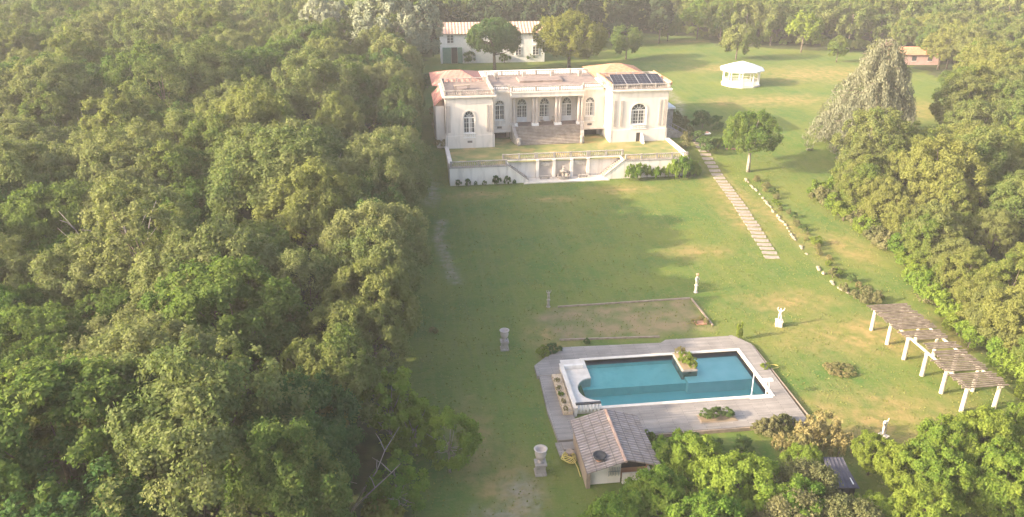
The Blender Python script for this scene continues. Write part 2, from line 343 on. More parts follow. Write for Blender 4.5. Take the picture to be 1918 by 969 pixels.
def ground_mat():
    m, nt, b = new_mat('ground_cover'); L = nt.links
    at = N(nt, 'ShaderNodeAttribute'); at.attribute_name = 'cover'; sp = N(nt, 'ShaderNodeSeparateColor'); L.new(at.outputs['Color'], sp.inputs[0])
    tc = N(nt, 'ShaderNodeTexCoord'); src = tc.outputs['Object']
    def noise(s, d=5, st=None, dist=0):
        x = src
        if st: mp = N(nt, 'ShaderNodeMapping'); mp.inputs['Scale'].default_value = st; L.new(src, mp.inputs[0]); x = mp.outputs[0]
        n = N(nt, 'ShaderNodeTexNoise'); n.inputs['Scale'].default_value = s; n.inputs['Detail'].default_value = d; n.inputs['Distortion'].default_value = dist; L.new(x, n.inputs[0]); return n.outputs[0]
    def ramp(x, a, b_, c1, c2):
        cr = N(nt, 'ShaderNodeValToRGB'); cr.color_ramp.elements[0].position = a; cr.color_ramp.elements[1].position = b_; cr.color_ramp.elements[0].color = col4(c1); cr.color_ramp.elements[1].color = col4(c2); L.new(x, cr.inputs[0]); return cr.outputs[0]
    def mix(f, a, b_, mode='MIX'):
        n = N(nt, 'ShaderNodeMixRGB', blend_type=mode)
        for s_, v in ((0, f), (1, a), (2, b_)):
            if isinstance(v, (int, float)): n.inputs[s_].default_value = v
            elif isinstance(v, tuple): n.inputs[s_].default_value = col4(v)
            else: L.new(v, n.inputs[s_])
        return n.outputs[0]
    def math_(op, a, b_):
        n = N(nt, 'ShaderNodeMath', operation=op, use_clamp=True)
        for s_, v in ((0, a), (1, b_)):
            if isinstance(v, (int, float)): n.inputs[s_].default_value = v
            else: L.new(v, n.inputs[s_])
        return n.outputs[0]
    grass = ramp(noise(.12, 6), .38, .62, (.088, .18, .028), (.20, .228, .036))
    grass = mix(ramp(noise(.7, 6), .45, .7, (0, 0, 0), (.6, .6, .6)), grass, (.24, .235, .05))
    grass = mix(ramp(noise(1.4, 5, (1, .14, 1)), .5, .75, (0, 0, 0), (.6, .6, .6)), grass, (.12, .16, .05))      # mower lines
    grass = mix(ramp(noise(2.6, 6), .55, .68, (0, 0, 0), (.55, .55, .55)), grass, (.27, .24, .09))
    grass = mix(ramp(noise(3.7, 5, (.3, 1, 1)), .56, .7, (0, 0, 0), (.6, .6, .6)), grass, (.065, .13, .02))
    grass = mix(ramp(noise(.9, 4, (1, .03, 1)), .5, .66, (0, 0, 0), (.45, .45, .45)), grass, (.24, .24, .07))
    grass = mix(ramp(noise(9, 4), .3, .8, (0, 0, 0), (.6, .6, .6)), grass, (.09, .15, .024))
    dryc = ramp(noise(1.2, 6), .35, .65, (.31, .235, .075), (.45, .30, .12))
    df = math_('MULTIPLY', sp.outputs[1], ramp(noise(.6, 6), .32, .6, (.25, .25, .25), (1, 1, 1)))
    c = mix(df, grass, dryc)
    dirtc = ramp(noise(1.5, 6), .35, .65, (.30, .24, .17), (.48, .41, .33))
    f2 = math_('MULTIPLY', sp.outputs[2], ramp(noise(1.0, 6), .3, .6, (.2, .2, .2), (1, 1, 1)))
    c = mix(f2, c, dirtc)
    plotc = ramp(noise(.55, 7), .36, .62, (.17, .19, .06), (.34, .245, .13))
    c = mix(at.outputs['Alpha'], c, plotc)
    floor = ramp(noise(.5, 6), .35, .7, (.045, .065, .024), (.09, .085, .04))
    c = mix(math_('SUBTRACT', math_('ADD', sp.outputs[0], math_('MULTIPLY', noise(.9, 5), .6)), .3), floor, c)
    L.new(c, b.inputs['Base Color']); b.inputs['Roughness'].default_value = .95; b.inputs['Specular IOR Level'].default_value = .1
    bp = N(nt, 'ShaderNodeBump'); bp.inputs['Strength'].default_value = .5; bp.inputs['Distance'].default_value = .12; L.new(noise(5, 6), bp.inputs['Height']); L.new(bp.outputs[0], b.inputs['Normal'])
    return m
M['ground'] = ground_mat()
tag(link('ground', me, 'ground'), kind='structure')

# ---------------------------------------------------------------- the villa
HO = (22.8, 123.0, 3.0); HR = R(1.2)
villa = thing('villa', 'long cream single-storey villa with columned portico, arched windows and flat balustraded roofs', 'house', HO, HR)
def hb(mb, name, mat, parent=None, smooth=False): return mb.build(name, mat, parent or villa, HO, smooth=smooth)
def arch_pts(cx, w, zs, zt, n=12):
    r = w / 2; h = zt - zs
    return [(cx - r * math.cos(math.pi * i / n), zs + h * math.sin(math.pi * i / n)) for i in range(n + 1)]
def arch_wall(mb, x0, x1, z0, z1, y, ops, depth=.3):
    """front sheet at y facing -Y with arched openings (cx, w, zb, zs, zt) and reveals going back"""
    ops = sorted(ops); x = x0
    for (cx, w, zb, zs, zt) in ops:
        a, b = cx - w / 2, cx + w / 2
        mb.face([(x, y, z0), (a, y, z0), (a, y, z1), (x, y, z1)])
        if zb > z0: mb.face([(a, y, z0), (b, y, z0), (b, y, zb), (a, y, zb)])
        ap = arch_pts(cx, w, zs, zt)
        for (p, q_) in zip(ap[:-1], ap[1:]): mb.face([(p[0], y, p[1]), (q_[0], y, q_[1]), (q_[0], y, z1), (p[0], y, z1)])
        loop = [(a, zb)] + ap + [(b, zb)]
        for (p, q_) in zip(loop, loop[1:] + loop[:1]): mb.face([(p[0], y, p[1]), (p[0], y + depth, p[1]), (q_[0], y + depth, q_[1]), (q_[0], y, q_[1])])
        x = b
    mb.face([(x, y, z0), (x1, y, z0), (x1, y, z1), (x, y, z1)])
def arched_window(name, cx, w, zb, zs, zt, y, cols=4, rows=4, door=False, parent=None, curtain=None):
    pane = MB(); ap = arch_pts(cx, w, zs, zt); yy = y + .26
    pane.face([(cx - w / 2, yy, zb)] + [(cx + w / 2, yy, zb)] + [(p[0], yy, p[1]) for p in reversed(ap)])
    par = hb(pane, name, 'glass')
    for (u, v) in curtain or ():
        cu = MB(); cu.face([(cx + w * u, yy - .012, zb + .1), (cx + w * v, yy - .012, zb + .1), (cx + w * v, yy - .012, zs - .05), (cx + w * u, yy - .012, zs - .05)]); hb(cu, 'curtain', 'curtain', par)
    fr = MB(); t = .09; yf = yy - .05
    fr.beam((cx - w / 2 + t / 2, yf, zb), (cx - w / 2 + t / 2, yf, zs), t * 1.3, .08); fr.beam((cx + w / 2 - t / 2, yf, zb), (cx + w / 2 - t / 2, yf, zs), t * 1.3, .08)
    fr.beam((cx - w / 2, yf, zs), (cx + w / 2, yf, zs), .08, .16); fr.beam((cx - w / 2, yf, zb + t / 2), (cx + w / 2, yf, zb + t / 2), .08, t * 1.2)
    pts = [(cx + (p[0] - cx) * .95, yf, zs + (p[1] - zs) * .95) for p in ap]
    fr.tube(pts, .07, 4); fr.beam((cx, yf - .01, zb), (cx, yf - .01, zs), .14, .06)
    for k in (1, 2, 3, 4):
        t_ = math.pi * k / 5; fr.beam((cx, yf, zs), (cx - w / 2 * math.cos(t_) * .95, yf, zs + (zt - zs) * math.sin(t_) * .95), .045, .04)
    fr.tube([(cx + (p[0] - cx) * .4, yf, zs + (p[1] - zs) * .4) for p in ap], .03, 4)
    for i in range(1, cols):
        if i * 2 != cols: fr.beam((cx - w / 2 + w * i / cols, yf, zb), (cx - w / 2 + w * i / cols, yf, zs), .045, .04)
    for i in range(1, rows): z = zb + (zs - zb) * i / rows; fr.beam((cx - w / 2, yf, z), (cx + w / 2, yf, z), .04, .045)
    hb(fr, 'frame', 'trim', par)
    if door:
        d = MB(); d.box(cx - w / 2 + .03, cx - .06, yf - .05, yf + .03, zb, zb + (zs - zb) * .3); d.box(cx + .06, cx + w / 2 - .03, yf - .05, yf + .03, zb, zb + (zs - zb) * .3); hb(d, 'door_panel', 'trim', par)
    # raised surround
    sr = MB(); ro = arch_pts(cx, w + .36, zs, zt + .18); k = len(ap)
    prev = None
    inn = [(cx - w / 2, zb)] + ap + [(cx + w / 2, zb)]; out = [(cx - w / 2 - .18, zb)] + ro + [(cx + w / 2 + .18, zb)]
    for i in range(len(inn) - 1):
        a, b_, c, d_ = inn[i], inn[i + 1], out[i + 1], out[i]
        sr.face([(a[0], y - .06, a[1]), (b_[0], y - .06, b_[1]), (c[0], y - .06, c[1]), (d_[0], y - .06, d_[1])]); sr.face([(d_[0], y - .06, d_[1]), (c[0], y - .06, c[1]), (c[0], y, c[1]), (d_[0], y, d_[1])])
    hb(sr, 'surround', 'white', par)
    return par
def balustrade(mb, a, b, z0, h, step=.28, post=2.6, rail=.1, w=.22):
    a = Vector((a[0], a[1], 0)); b = Vector((b[0], b[1], 0)); L_ = (b - a).length; d = (b - a).normalized()
    zb = z0 if isinstance(z0, tuple) else (z0, z0)
    def pt(t, z): p = a + d * t; return (p.x, p.y, zb[0] + (zb[1] - zb[0]) * t / L_ + z)
    mb.beam(pt(0, .06), pt(L_, .06), w, .12); mb.beam(pt(0, h - rail / 2), pt(L_, h - rail / 2), w * 1.15, rail)
    n = max(1, round(L_ / post))
    for i in range(n + 1):
        t = L_ * i / n; p = pt(t, 0); mb.box(p[0] - w * .62, p[0] + w * .62, p[1] - w * .62, p[1] + w * .62, p[2], p[2] + h + .05)
    k = int(L_ / step)
    for i in range(k):
        p = pt(L_ * (i + .5) / k, 0)
        mb.lathe([(.05, .12), (.09, h * .35), (.045, h * .62), (.07, h - rail)], p, 5)
WH = MB()
# left pavilion
def pavilion(x0, x1, y, y1, z0, zc, ops):
    m = MB(); arch_wall(m, x0, x1, z0, zc, y, ops)
    m.face([(x0, y1, z0), (x0, y, z0), (x0, y, zc), (x0, y1, zc)]); m.face([(x1, y, z0), (x1, y1, z0), (x1, y1, zc), (x1, y, zc)]); m.face([(x1, y1, z0), (x0, y1, z0), (x0, y1, zc), (x1, y1, zc)])
    return m
F = 123.0
wl = (7.95, 1.8, 5.4, 7.9, 9.05)
hb(pavilion(4.2, 11.9, F, 133, 2.4, 11.1, [wl]), 'wall', 'white')
wr = (35.9, 2.6, 5.9, 8.2, 9.35)
hb(pavilion(31.3, 40.8, F, 133, 2.4, 11.3, [wr]), 'wall', 'white')
arched_window('window', *wl, F, 4, 3, curtain=[(0, .22)]); arched_window('window', *wr, F, 6, 4, curtain=[(-.47, -.34), (.36, .47)])
for (x0, x1, zc) in ((4.2, 11.9, 11.1), (31.3, 40.8, 11.3)):
    m = MB(); m.box(x0 - .12, x1 + .12, F - .14, F - .003, 2.4, 5.05); m.box(x0 - .12, x0 - .003, F - .003, 133, 2.4, 5.05); m.box(x1 + .003, x1 + .12, F - .003, 133, 2.4, 5.05); hb(m, 'plinth', 'white')
    m = MB(); m.box(x0 - .3, x1 + .3, F - .32, 133.3, zc, zc + .14); m.box(x0 - .42, x1 + .42, F - .45, 133.4, zc + .143, zc + .38); hb(m, 'cornice', 'white')
    m = MB(); m.box(x0 + .1, x1 - .1, F + .1, 133, zc + .383, zc + .45); hb(m, 'roof', 'roofflat')
    m = MB(); z = zc + .45
    balustrade(m, (x0, F - .02), (x1, F - .02), z, .78); balustrade(m, (x0, F + .3), (x0, 132.8), z, .78); balustrade(m, (x1, F + .3), (x1, 132.8), z, .78); balustrade(m, (x0 + .3, 133), (x1 - .3, 133), z, .78)
    hb(m, 'parapet', 'stone')
for (a, b) in ((4.45, 4.95), (10.75, 11.05), (11.25, 11.6), (31.7, 32.15), (32.75, 33.2), (39.3, 39.65), (40.05, 40.45)):
    m = MB(); m.box(a, b, F - .1, F - .003, 5.6, 9.9); hb(m, 'pilaster', 'pilaster')
for (yy) in (124.2, 126.2, 128.2):
    m = MB(); m.box(31.18, 31.297, yy, yy + .5, 5.6, 9.9); hb(m, 'pilaster', 'white')
# vents
for (cx, cz, y) in ((8.0, 4.05, F - .14), (13.4, 5.0, 127.5), (28.8, 5.0, 127.5)):
    m = MB(); m.box(cx - .38, cx + .38, y - .03, y - .003, cz - .16, cz + .16); vv = hb(m, 'vent', 'darkgap')
    m = MB(); [m.box(cx - .3 + i * .2, cx - .25 + i * .2, y - .05, y - .032, cz - .14, cz + .14) for i in range(4)]; m.box(cx - .34, cx + .34, y - .054, y - .03, cz - .02, cz + .02); hb(m, 'grille', 'stone', vv)
# window balusters on the left pavilion, white ones
for (cx, w, z0, z1, y) in ((7.95, 1.8, 4.75, 5.4, F), (35.9, 2.6, 5.2, 5.85, F), (13.45, 1.6, 5.45, 6.25, 127.5), (28.75, 1.6, 5.65, 6.45, 127.5)):
    m = MB(); m.box(cx - w / 2 - .1, cx + w / 2 + .1, y - .22, y - .064, z1 - .1, z1); m.box(cx - w / 2 - .1, cx + w / 2 + .1, y - .22, y - .064, z0 - .1, z0)
    k = int(w / .26)
    for i in range(k): m.lathe([(.04, z0), (.08, z0 + .25), (.035, z1 - .15), (.05, z1 - .1)], (cx - w / 2 + w * (i + .5) / k, y - .14, 0), 6)
    hb(m, 'window_balusters', 'trim')
# recessed links left and right of the portico
for (x0, x1, cx, zt, zc) in ((11.9, 15.45, 13.45, 9.55, 10.9), (27.15, 31.3, 28.75, 9.65, 10.9)):
    w = (cx, 1.6, 6.25 if cx < 20 else 6.45, 8.7, zt)
    m = MB(); arch_wall(m, x0, x1, 4.35, zc, 127.5, [w]); m.face([(x0, 127.5, 4.35), (x1, 127.5, 4.35), (x1, 130, 4.35), (x0, 130, 4.35)]); m.face([(x0, 130, 2.4), (x1, 130, 2.4), (x1, 130, 4.35), (x0, 130, 4.35)])
    m.box(x0, x1, 127.2, 127.497, 4.2, 4.5)
    hb(m, 'wall', 'white'); arched_window('window', *w, 127.5, 4, 3, curtain=None if cx < 20 else [(-.46, -.1), (.3, .45)])
    m = MB(); m.box(x0 + .45, x1 - .45, 127.2, 130, zc, zc + .35); hb(m, 'cornice', 'white')
    m = MB(); balustrade(m, (x0 + .4, 127.4), (x1 - .4, 127.4), zc + .35, .8, post=3.5); hb(m, 'parapet', 'stone')
    m = MB(); m.box(x0 + .8, x1 - .6, 129.9, 129.98, 2.6, 4.2); hb(m, 'cellar_shade_panel', 'darkgap')  # dark sheet on the back wall; shade under the link put into colour
# portico
doors = [(17.45, 1.75, 5.35, 8.2, 9.4), (21.3, 1.75, 5.35, 8.2, 9.4), (25.15, 1.75, 5.35, 8.2, 9.4)]
m = MB(); arch_wall(m, 15.45, 27.15, 5.35, 10.2, 129.2, doors)
m.face([(15.45, 129.2, 2.4), (15.45, 126.4, 2.4), (15.45, 126.4, 5.35), (15.45, 129.2, 5.35)]); m.face([(27.15, 129.2, 2.4), (27.15, 126.4, 2.4), (27.15, 126.4, 5.35), (27.15, 129.2, 5.35)])
hb(m, 'wall', 'white')
for d, cu in zip(doors, (None, [(.3, .46)], [(-.46, -.05)])): arched_window('french_door', *d, 129.2, 4, 5, door=True, curtain=cu)  # pale sheet in the right-hand door stands for its open leaf
m = MB(); m.box(15.45, 27.15, 126.4, 129.2, 5.1, 5.352); hb(m, 'portico_floor', 'roofflat')
m = MB(); m.box(15.2, 27.4, 126.3, 129.6, 10.2, 10.9); m.box(15.05, 27.55, 126.15, 129.6, 10.903, 11.12); hb(m, 'entablature', 'white')
m = MB(); balustrade(m, (15.35, 126.45), (27.25, 126.45), 11.12, .85, post=3.95); hb(m, 'parapet', 'stone')
for cx in (15.75, 19.3, 23.15, 26.95):
    for dx in ((0,) if cx in (15.75,) else (-.26, .26)):
        m = MB(); m.lathe([(.27, 5.75), (.25, 6.2), (.24, 8), (.2, 9.7), (.28, 9.85), (.28, 10.2)], (cx + dx, 126.85, 0), 14); c = hb(m, 'column', 'pilaster', smooth=False)
    m = MB(); m.box(cx - .6, cx + .6, 126.42, 127.3, 5.353, 5.75); hb(m, 'column_base', 'trim')
for cx in (15.6, 19.4, 23.2, 27.0):
    m = MB(); m.box(cx - .28, cx + .28, 129.05, 129.197, 5.36, 10.19); hb(m, 'pilaster', 'white')
# stairs
m = MB(); ns = 13
for i in range(ns):
    y0 = 123.2 + i * .246; z1 = 3.0 + (i + 1) * 2.35 / ns
    m.box(15.9, 27.0, y0, 126.4, z1 - 2.35 / ns - (.0 if i else .4), z1 - .003); m.box(15.85, 27.05, y0 - .09, y0 + .28, z1 - .045, z1)
hb(m, 'staircase', 'flag')
for sx in (15.45, 27.15):
    m = MB(); k = 10; sgn = 1 if sx < 20 else -1
    pts = [(sx + sgn * (.05 + .55 * (i / k) ** 2), 126.5 - 3.3 * i / k, 5.9 - 2.3 * i / k) for i in range(k + 1)]
    for p, q_ in zip(pts[:-1], pts[1:]):
        m.prism([(p[0] - .28, p[1]), (q_[0] - .28, q_[1]), (q_[0] + .28, q_[1]), (p[0] + .28, p[1])], 2.6, [p[2], q_[2], q_[2], p[2]])
    hb(m, 'stair_cheek', 'stone')
    m = MB(); m.lathe([(.3, 0), (.34, .5), (.15, .7), (.38, 1.15), (.3, 1.3)], (sx + sgn * .62, 123.05, 3), 12); hb(m, 'stair_urn', 'stone', smooth=True)
# roof behind the portico
m = MB(); m.box(11.95, 31.25, 130.0, 139.6, 10.9, 11.3); m.box(15.2, 27.4, 129.6, 130, 10.9, 11.297); hb(m, 'roof', 'roofflat')
m = MB(); balustrade(m, (12.2, 139.3), (30.9, 139.3), 11.3, .8, post=3.1); balustrade(m, (12.2, 133.4), (12.2, 139), 11.3, .8); hb(m, 'parapet', 'stone')
m = MB(); m.box(11.95, 31.25, 139.6, 145, 2.4, 11.2); m.box(4.2, 40.8, 133.42, 146, 2.4, 11.0); hb(m, 'rear_wall', 'white')
m = MB(); m.box(17.5, 25, 132.5, 136.5, 11.3, 11.62); hb(m, 'roof_light', 'roofflat')
for cx in (14, 19, 24, 29):
    m = MB(); m.box(cx - .3, cx + .3, 136.8, 137.4, 11.3, 12.3); hb(m, 'chimney', 'stone')
# tiled hip roofs behind both pavilions
def hip(x0, x1, y0, y1, z0, zr, ridge):
    m = MB(); (ax, ay), (bx, by) = ridge
    A, B, C, D = (x0, y0, z0), (x1, y0, z0), (x1, y1, z0), (x0, y1, z0); a, b = (ax, ay, zr), (bx, by, zr)
    if abs(ax - bx) > .01: m.face([A, B, b, a]); m.face([B, C, b]); m.face([C, D, a, b]); m.face([D, A, a])
    else: m.face([A, B, a]); m.face([B, C, b, a]); m.face([C, D, b]); m.face([D, A, a, b])
    m.face([A, D, C, B]); return m
hb(hip(2.7, 11.8, 133.6, 146, 11.0, 12.5, ((6.5, 139.5), (8.0, 139.5))), 'tiled_roof', 'redtile')
hb(hip(31.4, 41.4, 133.8, 146, 11.3, 12.9, ((35.5, 139.8), (37, 139.8))), 'tiled_roof', 'orangetile')
m = MB(); m.prism([(2.5, 124.3), (3.75, 124.3), (3.75, 133.6), (2.5, 133.6)], [9.6, 10.7, 10.7, 9.6], [9.75, 10.9, 10.9, 9.75]); hb(m, 'side_roof', 'redtile')
m = MB(); m.box(2.75, 4.08, 124.5, 133.6, 2.4, 9.6); hb(m, 'side_wall', 'white')
# clay coping along the right pavilion's roof edge
for a in (31.02, 41.1):
    m = MB(); m.box(a, a + .2, 123.3, 133, 12.1, 12.72); hb(m, 'clay_coping', 'orangetile')
# cellar door with a white ramp wall
m = MB(); m.box(35.65, 36.3, F - .17, F - .143, 3.0, 4.5); hb(m, 'cellar_door', 'darkgap')
m = MB(); m.prism([(36.35, 121.4), (36.6, 121.2), (36.75, 122.85), (36.4, 122.85)], 2.9, [3.2, 3.2, 4.4, 4.4]); hb(m, 'ramp_wall', 'trim')
# annex block at the right end with steps
m = MB(); m.box(40.93, 43.4, 127.5, 131, 2.4, 7.2); hb(m, 'annex', 'stone')
m = MB(); m.box(40.93, 43.7, 127.3, 131.2, 7.203, 7.5); hb(m, 'annex_roof', 'trim')
m = MB()
for i in range(10): m.box(41.2 + i * .38, 41.6 + i * .38, 124.8, 126.8, 2.4, 5.0 - i * .2)
hb(m, 'side_steps', 'stone')
m = MB(); [m.beam((41.2 + i * .76, 124.7, 5 - i * .4), (41.2 + i * .76, 124.7, 6 - i * .4), .06) for i in range(6)]; m.beam((41.2, 124.7, 6), (45, 124.7, 4), .08); hb(m, 'hand_rail', 'stone')

for (x, y) in ((11.75, 122.93), (31.42, 122.93), (40.65, 122.93), (4.32, 122.93)):
    MB().tube([(x, y - .06, 3.0), (x, y - .06, 11.1)], .055, 6).build('downpipe', 'stone', villa, HO)
# solar panels: each panel stands on the roof on its own
def solar():
    t = thing('solar_panel', 'x', 'solar panel', (0, 0, 0), 0, 'solar panels on the right pavilion roof')
    a = R(14)
    m = MB(); m.box(-.98, .98, 0, 4.2, 0, .05); o = m.build('panel', 'solar', t); o.rotation_euler.x = a; o.location.z = .25
    m = MB()
    for x in (-1.0, 1.0): m.beam((x, 0, .02), (x, 4.2, .02), .05, .09)
    for y in (0, 4.2): m.beam((-1, y, .02), (1, y, .02), .05, .09)
    for x in (-.33, .33): m.beam((x, 0, .055), (x, 4.2, .055), .02, .015)
    for i in range(1, 6): m.beam((-1, i * .7, .055), (1, i * .7, .055), .02, .015)
    o = m.build('frame', 'darkmetal', t); o.rotation_euler.x = a; o.location.z = .25
    m = MB(); m.beam((-.8, 4.0, 0), (-.8, 4.0, 1.2), .06); m.beam((.8, 4.0, 0), (.8, 4.0, 1.2), .06); m.beam((-.85, 4.0, 1.15), (.85, 4.0, 1.15), .06); m.build('support', 'metal', t)
    return t
sp = solar()
sl_ = ['solar panel at the portico end of the villa roof row', 'second solar panel from the portico side on the villa roof', 'second solar panel from the outer end of the villa roof', 'solar panel nearest the outer right edge of the villa roof']
for i in range(4):
    p = (33.0 + i * 2.12, 124.6, 11.78); q_ = sp if i == 0 else dup(sp, p)
    q_.location = p; q_.rotation_euler.z = HR; q_['label'] = sl_[i]
# chairs on the left roof: a rusty lounger frame
t = thing('roof_table', 'small brown iron table on the left pavilion roof', 'table', (7.2, 127.2, 11.56), .2)
m = MB(); m.box(-1.3, 1.3, -.5, .5, .6, .68); m.build('table_top', 'wood', t)
for sx in (-1.1, 1.1):
    for sy in (-.4, .4): MB().beam((sx, sy, 0), (sx, sy, .6), .08).build('leg', 'wood', t)
# chairs under the portico
def chair(loc, rz, lab, mat='wood'):
    t = thing('garden_chair', lab, 'chair', loc, rz, 'chairs under the villa portico')
    MB().box(-.26, .26, -.26, .26, .42, .48).build('seat', mat, t)
    m = MB(); [m.beam((x, .24, .48), (x, .32, .98), .05) for x in (-.22, -.07, .07, .22)]; m.beam((-.26, .33, .98), (.26, .33, .98), .06); m.build('backrest', mat, t)
    for sx in (-.22, .22):
        for sy in (-.22, .22): MB().beam((sx, sy, 0), (sx, sy, .42), .05).build('leg', mat, t)
chair((20.6, 127.9, 5.352), .3, 'dark garden chair in front of the middle french door')
chair((22.4, 128.0, 5.352), -.5, 'dark garden chair between the middle and right french doors')

# ---------------------------------------------------------------- terrace
terr = thing('terrace_wall', 'cream retaining wall of the villa terrace with stone balustrade and twin stairs', 'wall', (22.8, 113.0, 0), HR)
TO = (22.8, 113.0, 0)
def tb(mb, name, mat, parent=None): return mb.build(name, mat, parent or terr, TO)
m = MB(); m.box(4.2, 12.9, 113, 113.5, -.6, 2.75); tb(m, 'left_wall', 'white2')
m = MB(); m.box(31.3, 41.5, 113, 113.5, -.6, 2.75); tb(m, 'right_wall', 'white2')
m = MB(); m.box(4.2, 4.6, 113.5, 123, -.6, 3.25); m.box(4.1, 4.7, 113.5, 123, 3.253, 3.4); tb(m, 'side_wall', 'white')
m = MB(); m.box(41.1, 41.5, 113.5, 123, -.6, 3.25); m.box(41.0, 41.6, 113.5, 123, 3.253, 3.4); tb(m, 'side_wall', 'white')
m = MB(); m.box(4.1, 12.9, 112.93, 113.55, 2.753, 2.87); tb(m, 'coping', 'stone')
m = MB(); m.box(31.3, 41.6, 112.93, 113.55, 2.753, 2.87); tb(m, 'coping', 'stone')
m = MB(); balustrade(m, (4.4, 113.25), (12.8, 113.25), 2.87, .85, post=4.2, step=.3); tb(m, 'balustrade', 'stone')
m = MB(); balustrade(m, (31.5, 113.25), (41.3, 113.25), 2.87, .85, post=2.45, step=.3); tb(m, 'balustrade', 'stone')
m = MB(); m.box(12.9, 31.3, 115.2, 115.6, -.6, 3.0); m.box(12.9, 13.2, 113.5, 115.2, -.6, 2.9); m.box(31.0, 31.3, 113.5, 115.2, -.6, 2.9); tb(m, 'back_wall', 'white2')
for (a, b) in ((12.6, 17.6), (17.9, 25.9), (26.2, 31.5)):
    m = MB(); balustrade(m, (a, 115.4), (b, 115.4), 3.0, .9, post=(b - a) / (3 if b - a > 6 else 2), step=.3); tb(m, 'balustrade', 'stone')
for s, xa, xb in ((1, 12.95, 16.2), (-1, 31.25, 28.0)):
    m = MB(); k = 12
    for i in range(k):
        x0 = xa + (xb - xa) * i / k; x1 = xa + (xb - xa) * (i + 1) / k; m.box(min(x0, x1), max(x0, x1), 113.32, 115.2, -.4, 2.7 - i * 2.5 / k)
    tb(m, 'stair_flight', 'flag')
    m = MB(); m.prism([(xa, 113.0), (xb, 113.0), (xb, 113.3), (xa, 113.3)], -.5, [2.9, .35, .35, 2.9]); tb(m, 'stair_wall', 'white2')
    m = MB(); m.beam((xa, 113.15, 3.0), (xb, 113.15, .45), .42, .14); tb(m, 'stair_coping', 'stone')
# carved stone centre with niches
m = MB(); m.box(17.7, 26.1, 114.9, 115.197, -.3, 3.0); tb(m, 'stone_facing', 'pilaster')
for cx in (17.9, 20.5, 23.3, 25.9):
    m = MB(); m.box(cx - .22, cx + .22, 114.7, 114.897, -.3, 3.0); tb(m, 'stone_pilaster', 'white2')
for a in (18.4, 23.7):
    m = MB(); m.box(a, a + 1.8, 114.8, 114.897, 1.9, 2.7); tb(m, 'relief_panel', 'stone')
m = MB(); m.lathe([(.9, 0), (1.0, .55), (1.05, .6), (.85, .6), (.8, .2)], (21.9, 114.2, 0), 20); tb(m, 'fountain_basin', 'stone')
m = MB(); m.lathe([(.25, 0), (.2, .9), (.55, 1.1), (.6, 1.25), (.15, 1.3), (.12, 1.9), (.3, 2.0)], (21.9, 114.3, 0), 14); tb(m, 'fountain_pillar', 'stone')
m = MB(); m.box(15.6, 28.6, 112.5, 115.1, -.2, .09); m.box(15.4, 28.8, 112.3, 112.5, -.2, .14); tb(m, 'paved_step', 'coping')
def bench(x, lab):
    c, s = math.cos(HR), math.sin(HR)
    t = thing('stone_bench', lab, 'bench', (x, 114.1, .09), HR, 'stone benches by the terrace fountain')
    MB().box(-.85, .85, -.22, .22, .38, .48).build('seat', 'stone', t)
    for sx in (-.6, .6): MB().box(sx - .12, sx + .12, -.18, .18, 0, .38).build('leg', 'stone', t)
bench(18.9, 'grey stone bench left of the terrace fountain'); bench(25.0, 'grey stone bench right of the terrace fountain')
# terrace lawn
m = MB(); 
for i in range(36):
    for j in range(12):
        x0, x1 = 4.6 + 36.5 * i / 36, 4.6 + 36.5 * (i + 1) / 36; y0, y1 = 113.5 + 14 * j / 12, 113.5 + 14 * (j + 1) / 12
        if (12.8 < (x0 + x1) / 2 < 31.4 and y1 < 115.7): continue
        f = lambda x, y: 2.78 + .22 * S01(y, 113.5, 118)
        m.face([(x0, y0, f(x0, y0)), (x1, y0, f(x1, y0)), (x1, y1, f(x1, y1)), (x0, y1, f(x0, y1))])
M['terrgrass'] = noisy('terrace_grass', (.13, .165, .05), (.24, .22, .075), .45, .95, c3=(.42, .28, .12), s3=.35, bump=.4)
o = m.build('terrace_lawn', 'terrgrass', None, TO, TO); o.rotation_euler.z = HR; tag(o, kind='structure')
m = MB(); m.box(12.8, 31.4, 115.61, 116.2, 2.4, 2.83); o = m.build('terrace_path', 'flag', None, TO, TO); o.rotation_euler.z = HR; tag(o, kind='structure')

# ---------------------------------------------------------------- cottage behind
cot = thing('cottage', 'two-storey white house with pale tiled roof half hidden behind pines', 'house', (18.4, 200, 3), R(-1))
def cb(mb, name, mat, parent=None): return mb.build(name, mat, parent or cot, (18.4, 200, 3))
m = MB(); m.box(6.2, 32.5, 200, 209, 2, 10.4); cb(m, 'wall', 'trim')
m = MB()
m.face([(5.8, 199.3, 10.3), (33.0, 199.3, 10.3), (33.0, 204.5, 12.4), (5.8, 204.5, 12.4)]); m.face([(33.0, 209.6, 10.3), (5.8, 209.6, 10.3), (5.8, 204.5, 12.4), (33, 204.5, 12.4)])
m.face([(5.8, 199.3, 10.2), (5.8, 209.6, 10.2), (5.8, 204.5, 12.35)]); m.face([(33, 199.3, 10.2), (33, 209.6, 10.2), (33, 204.5, 12.35)]); m.face([(5.8, 199.3, 10.2), (33, 199.3, 10.2), (33, 199.3, 10.3), (5.8, 199.3, 10.3)])
cb(m, 'roof', 'cottagetile')
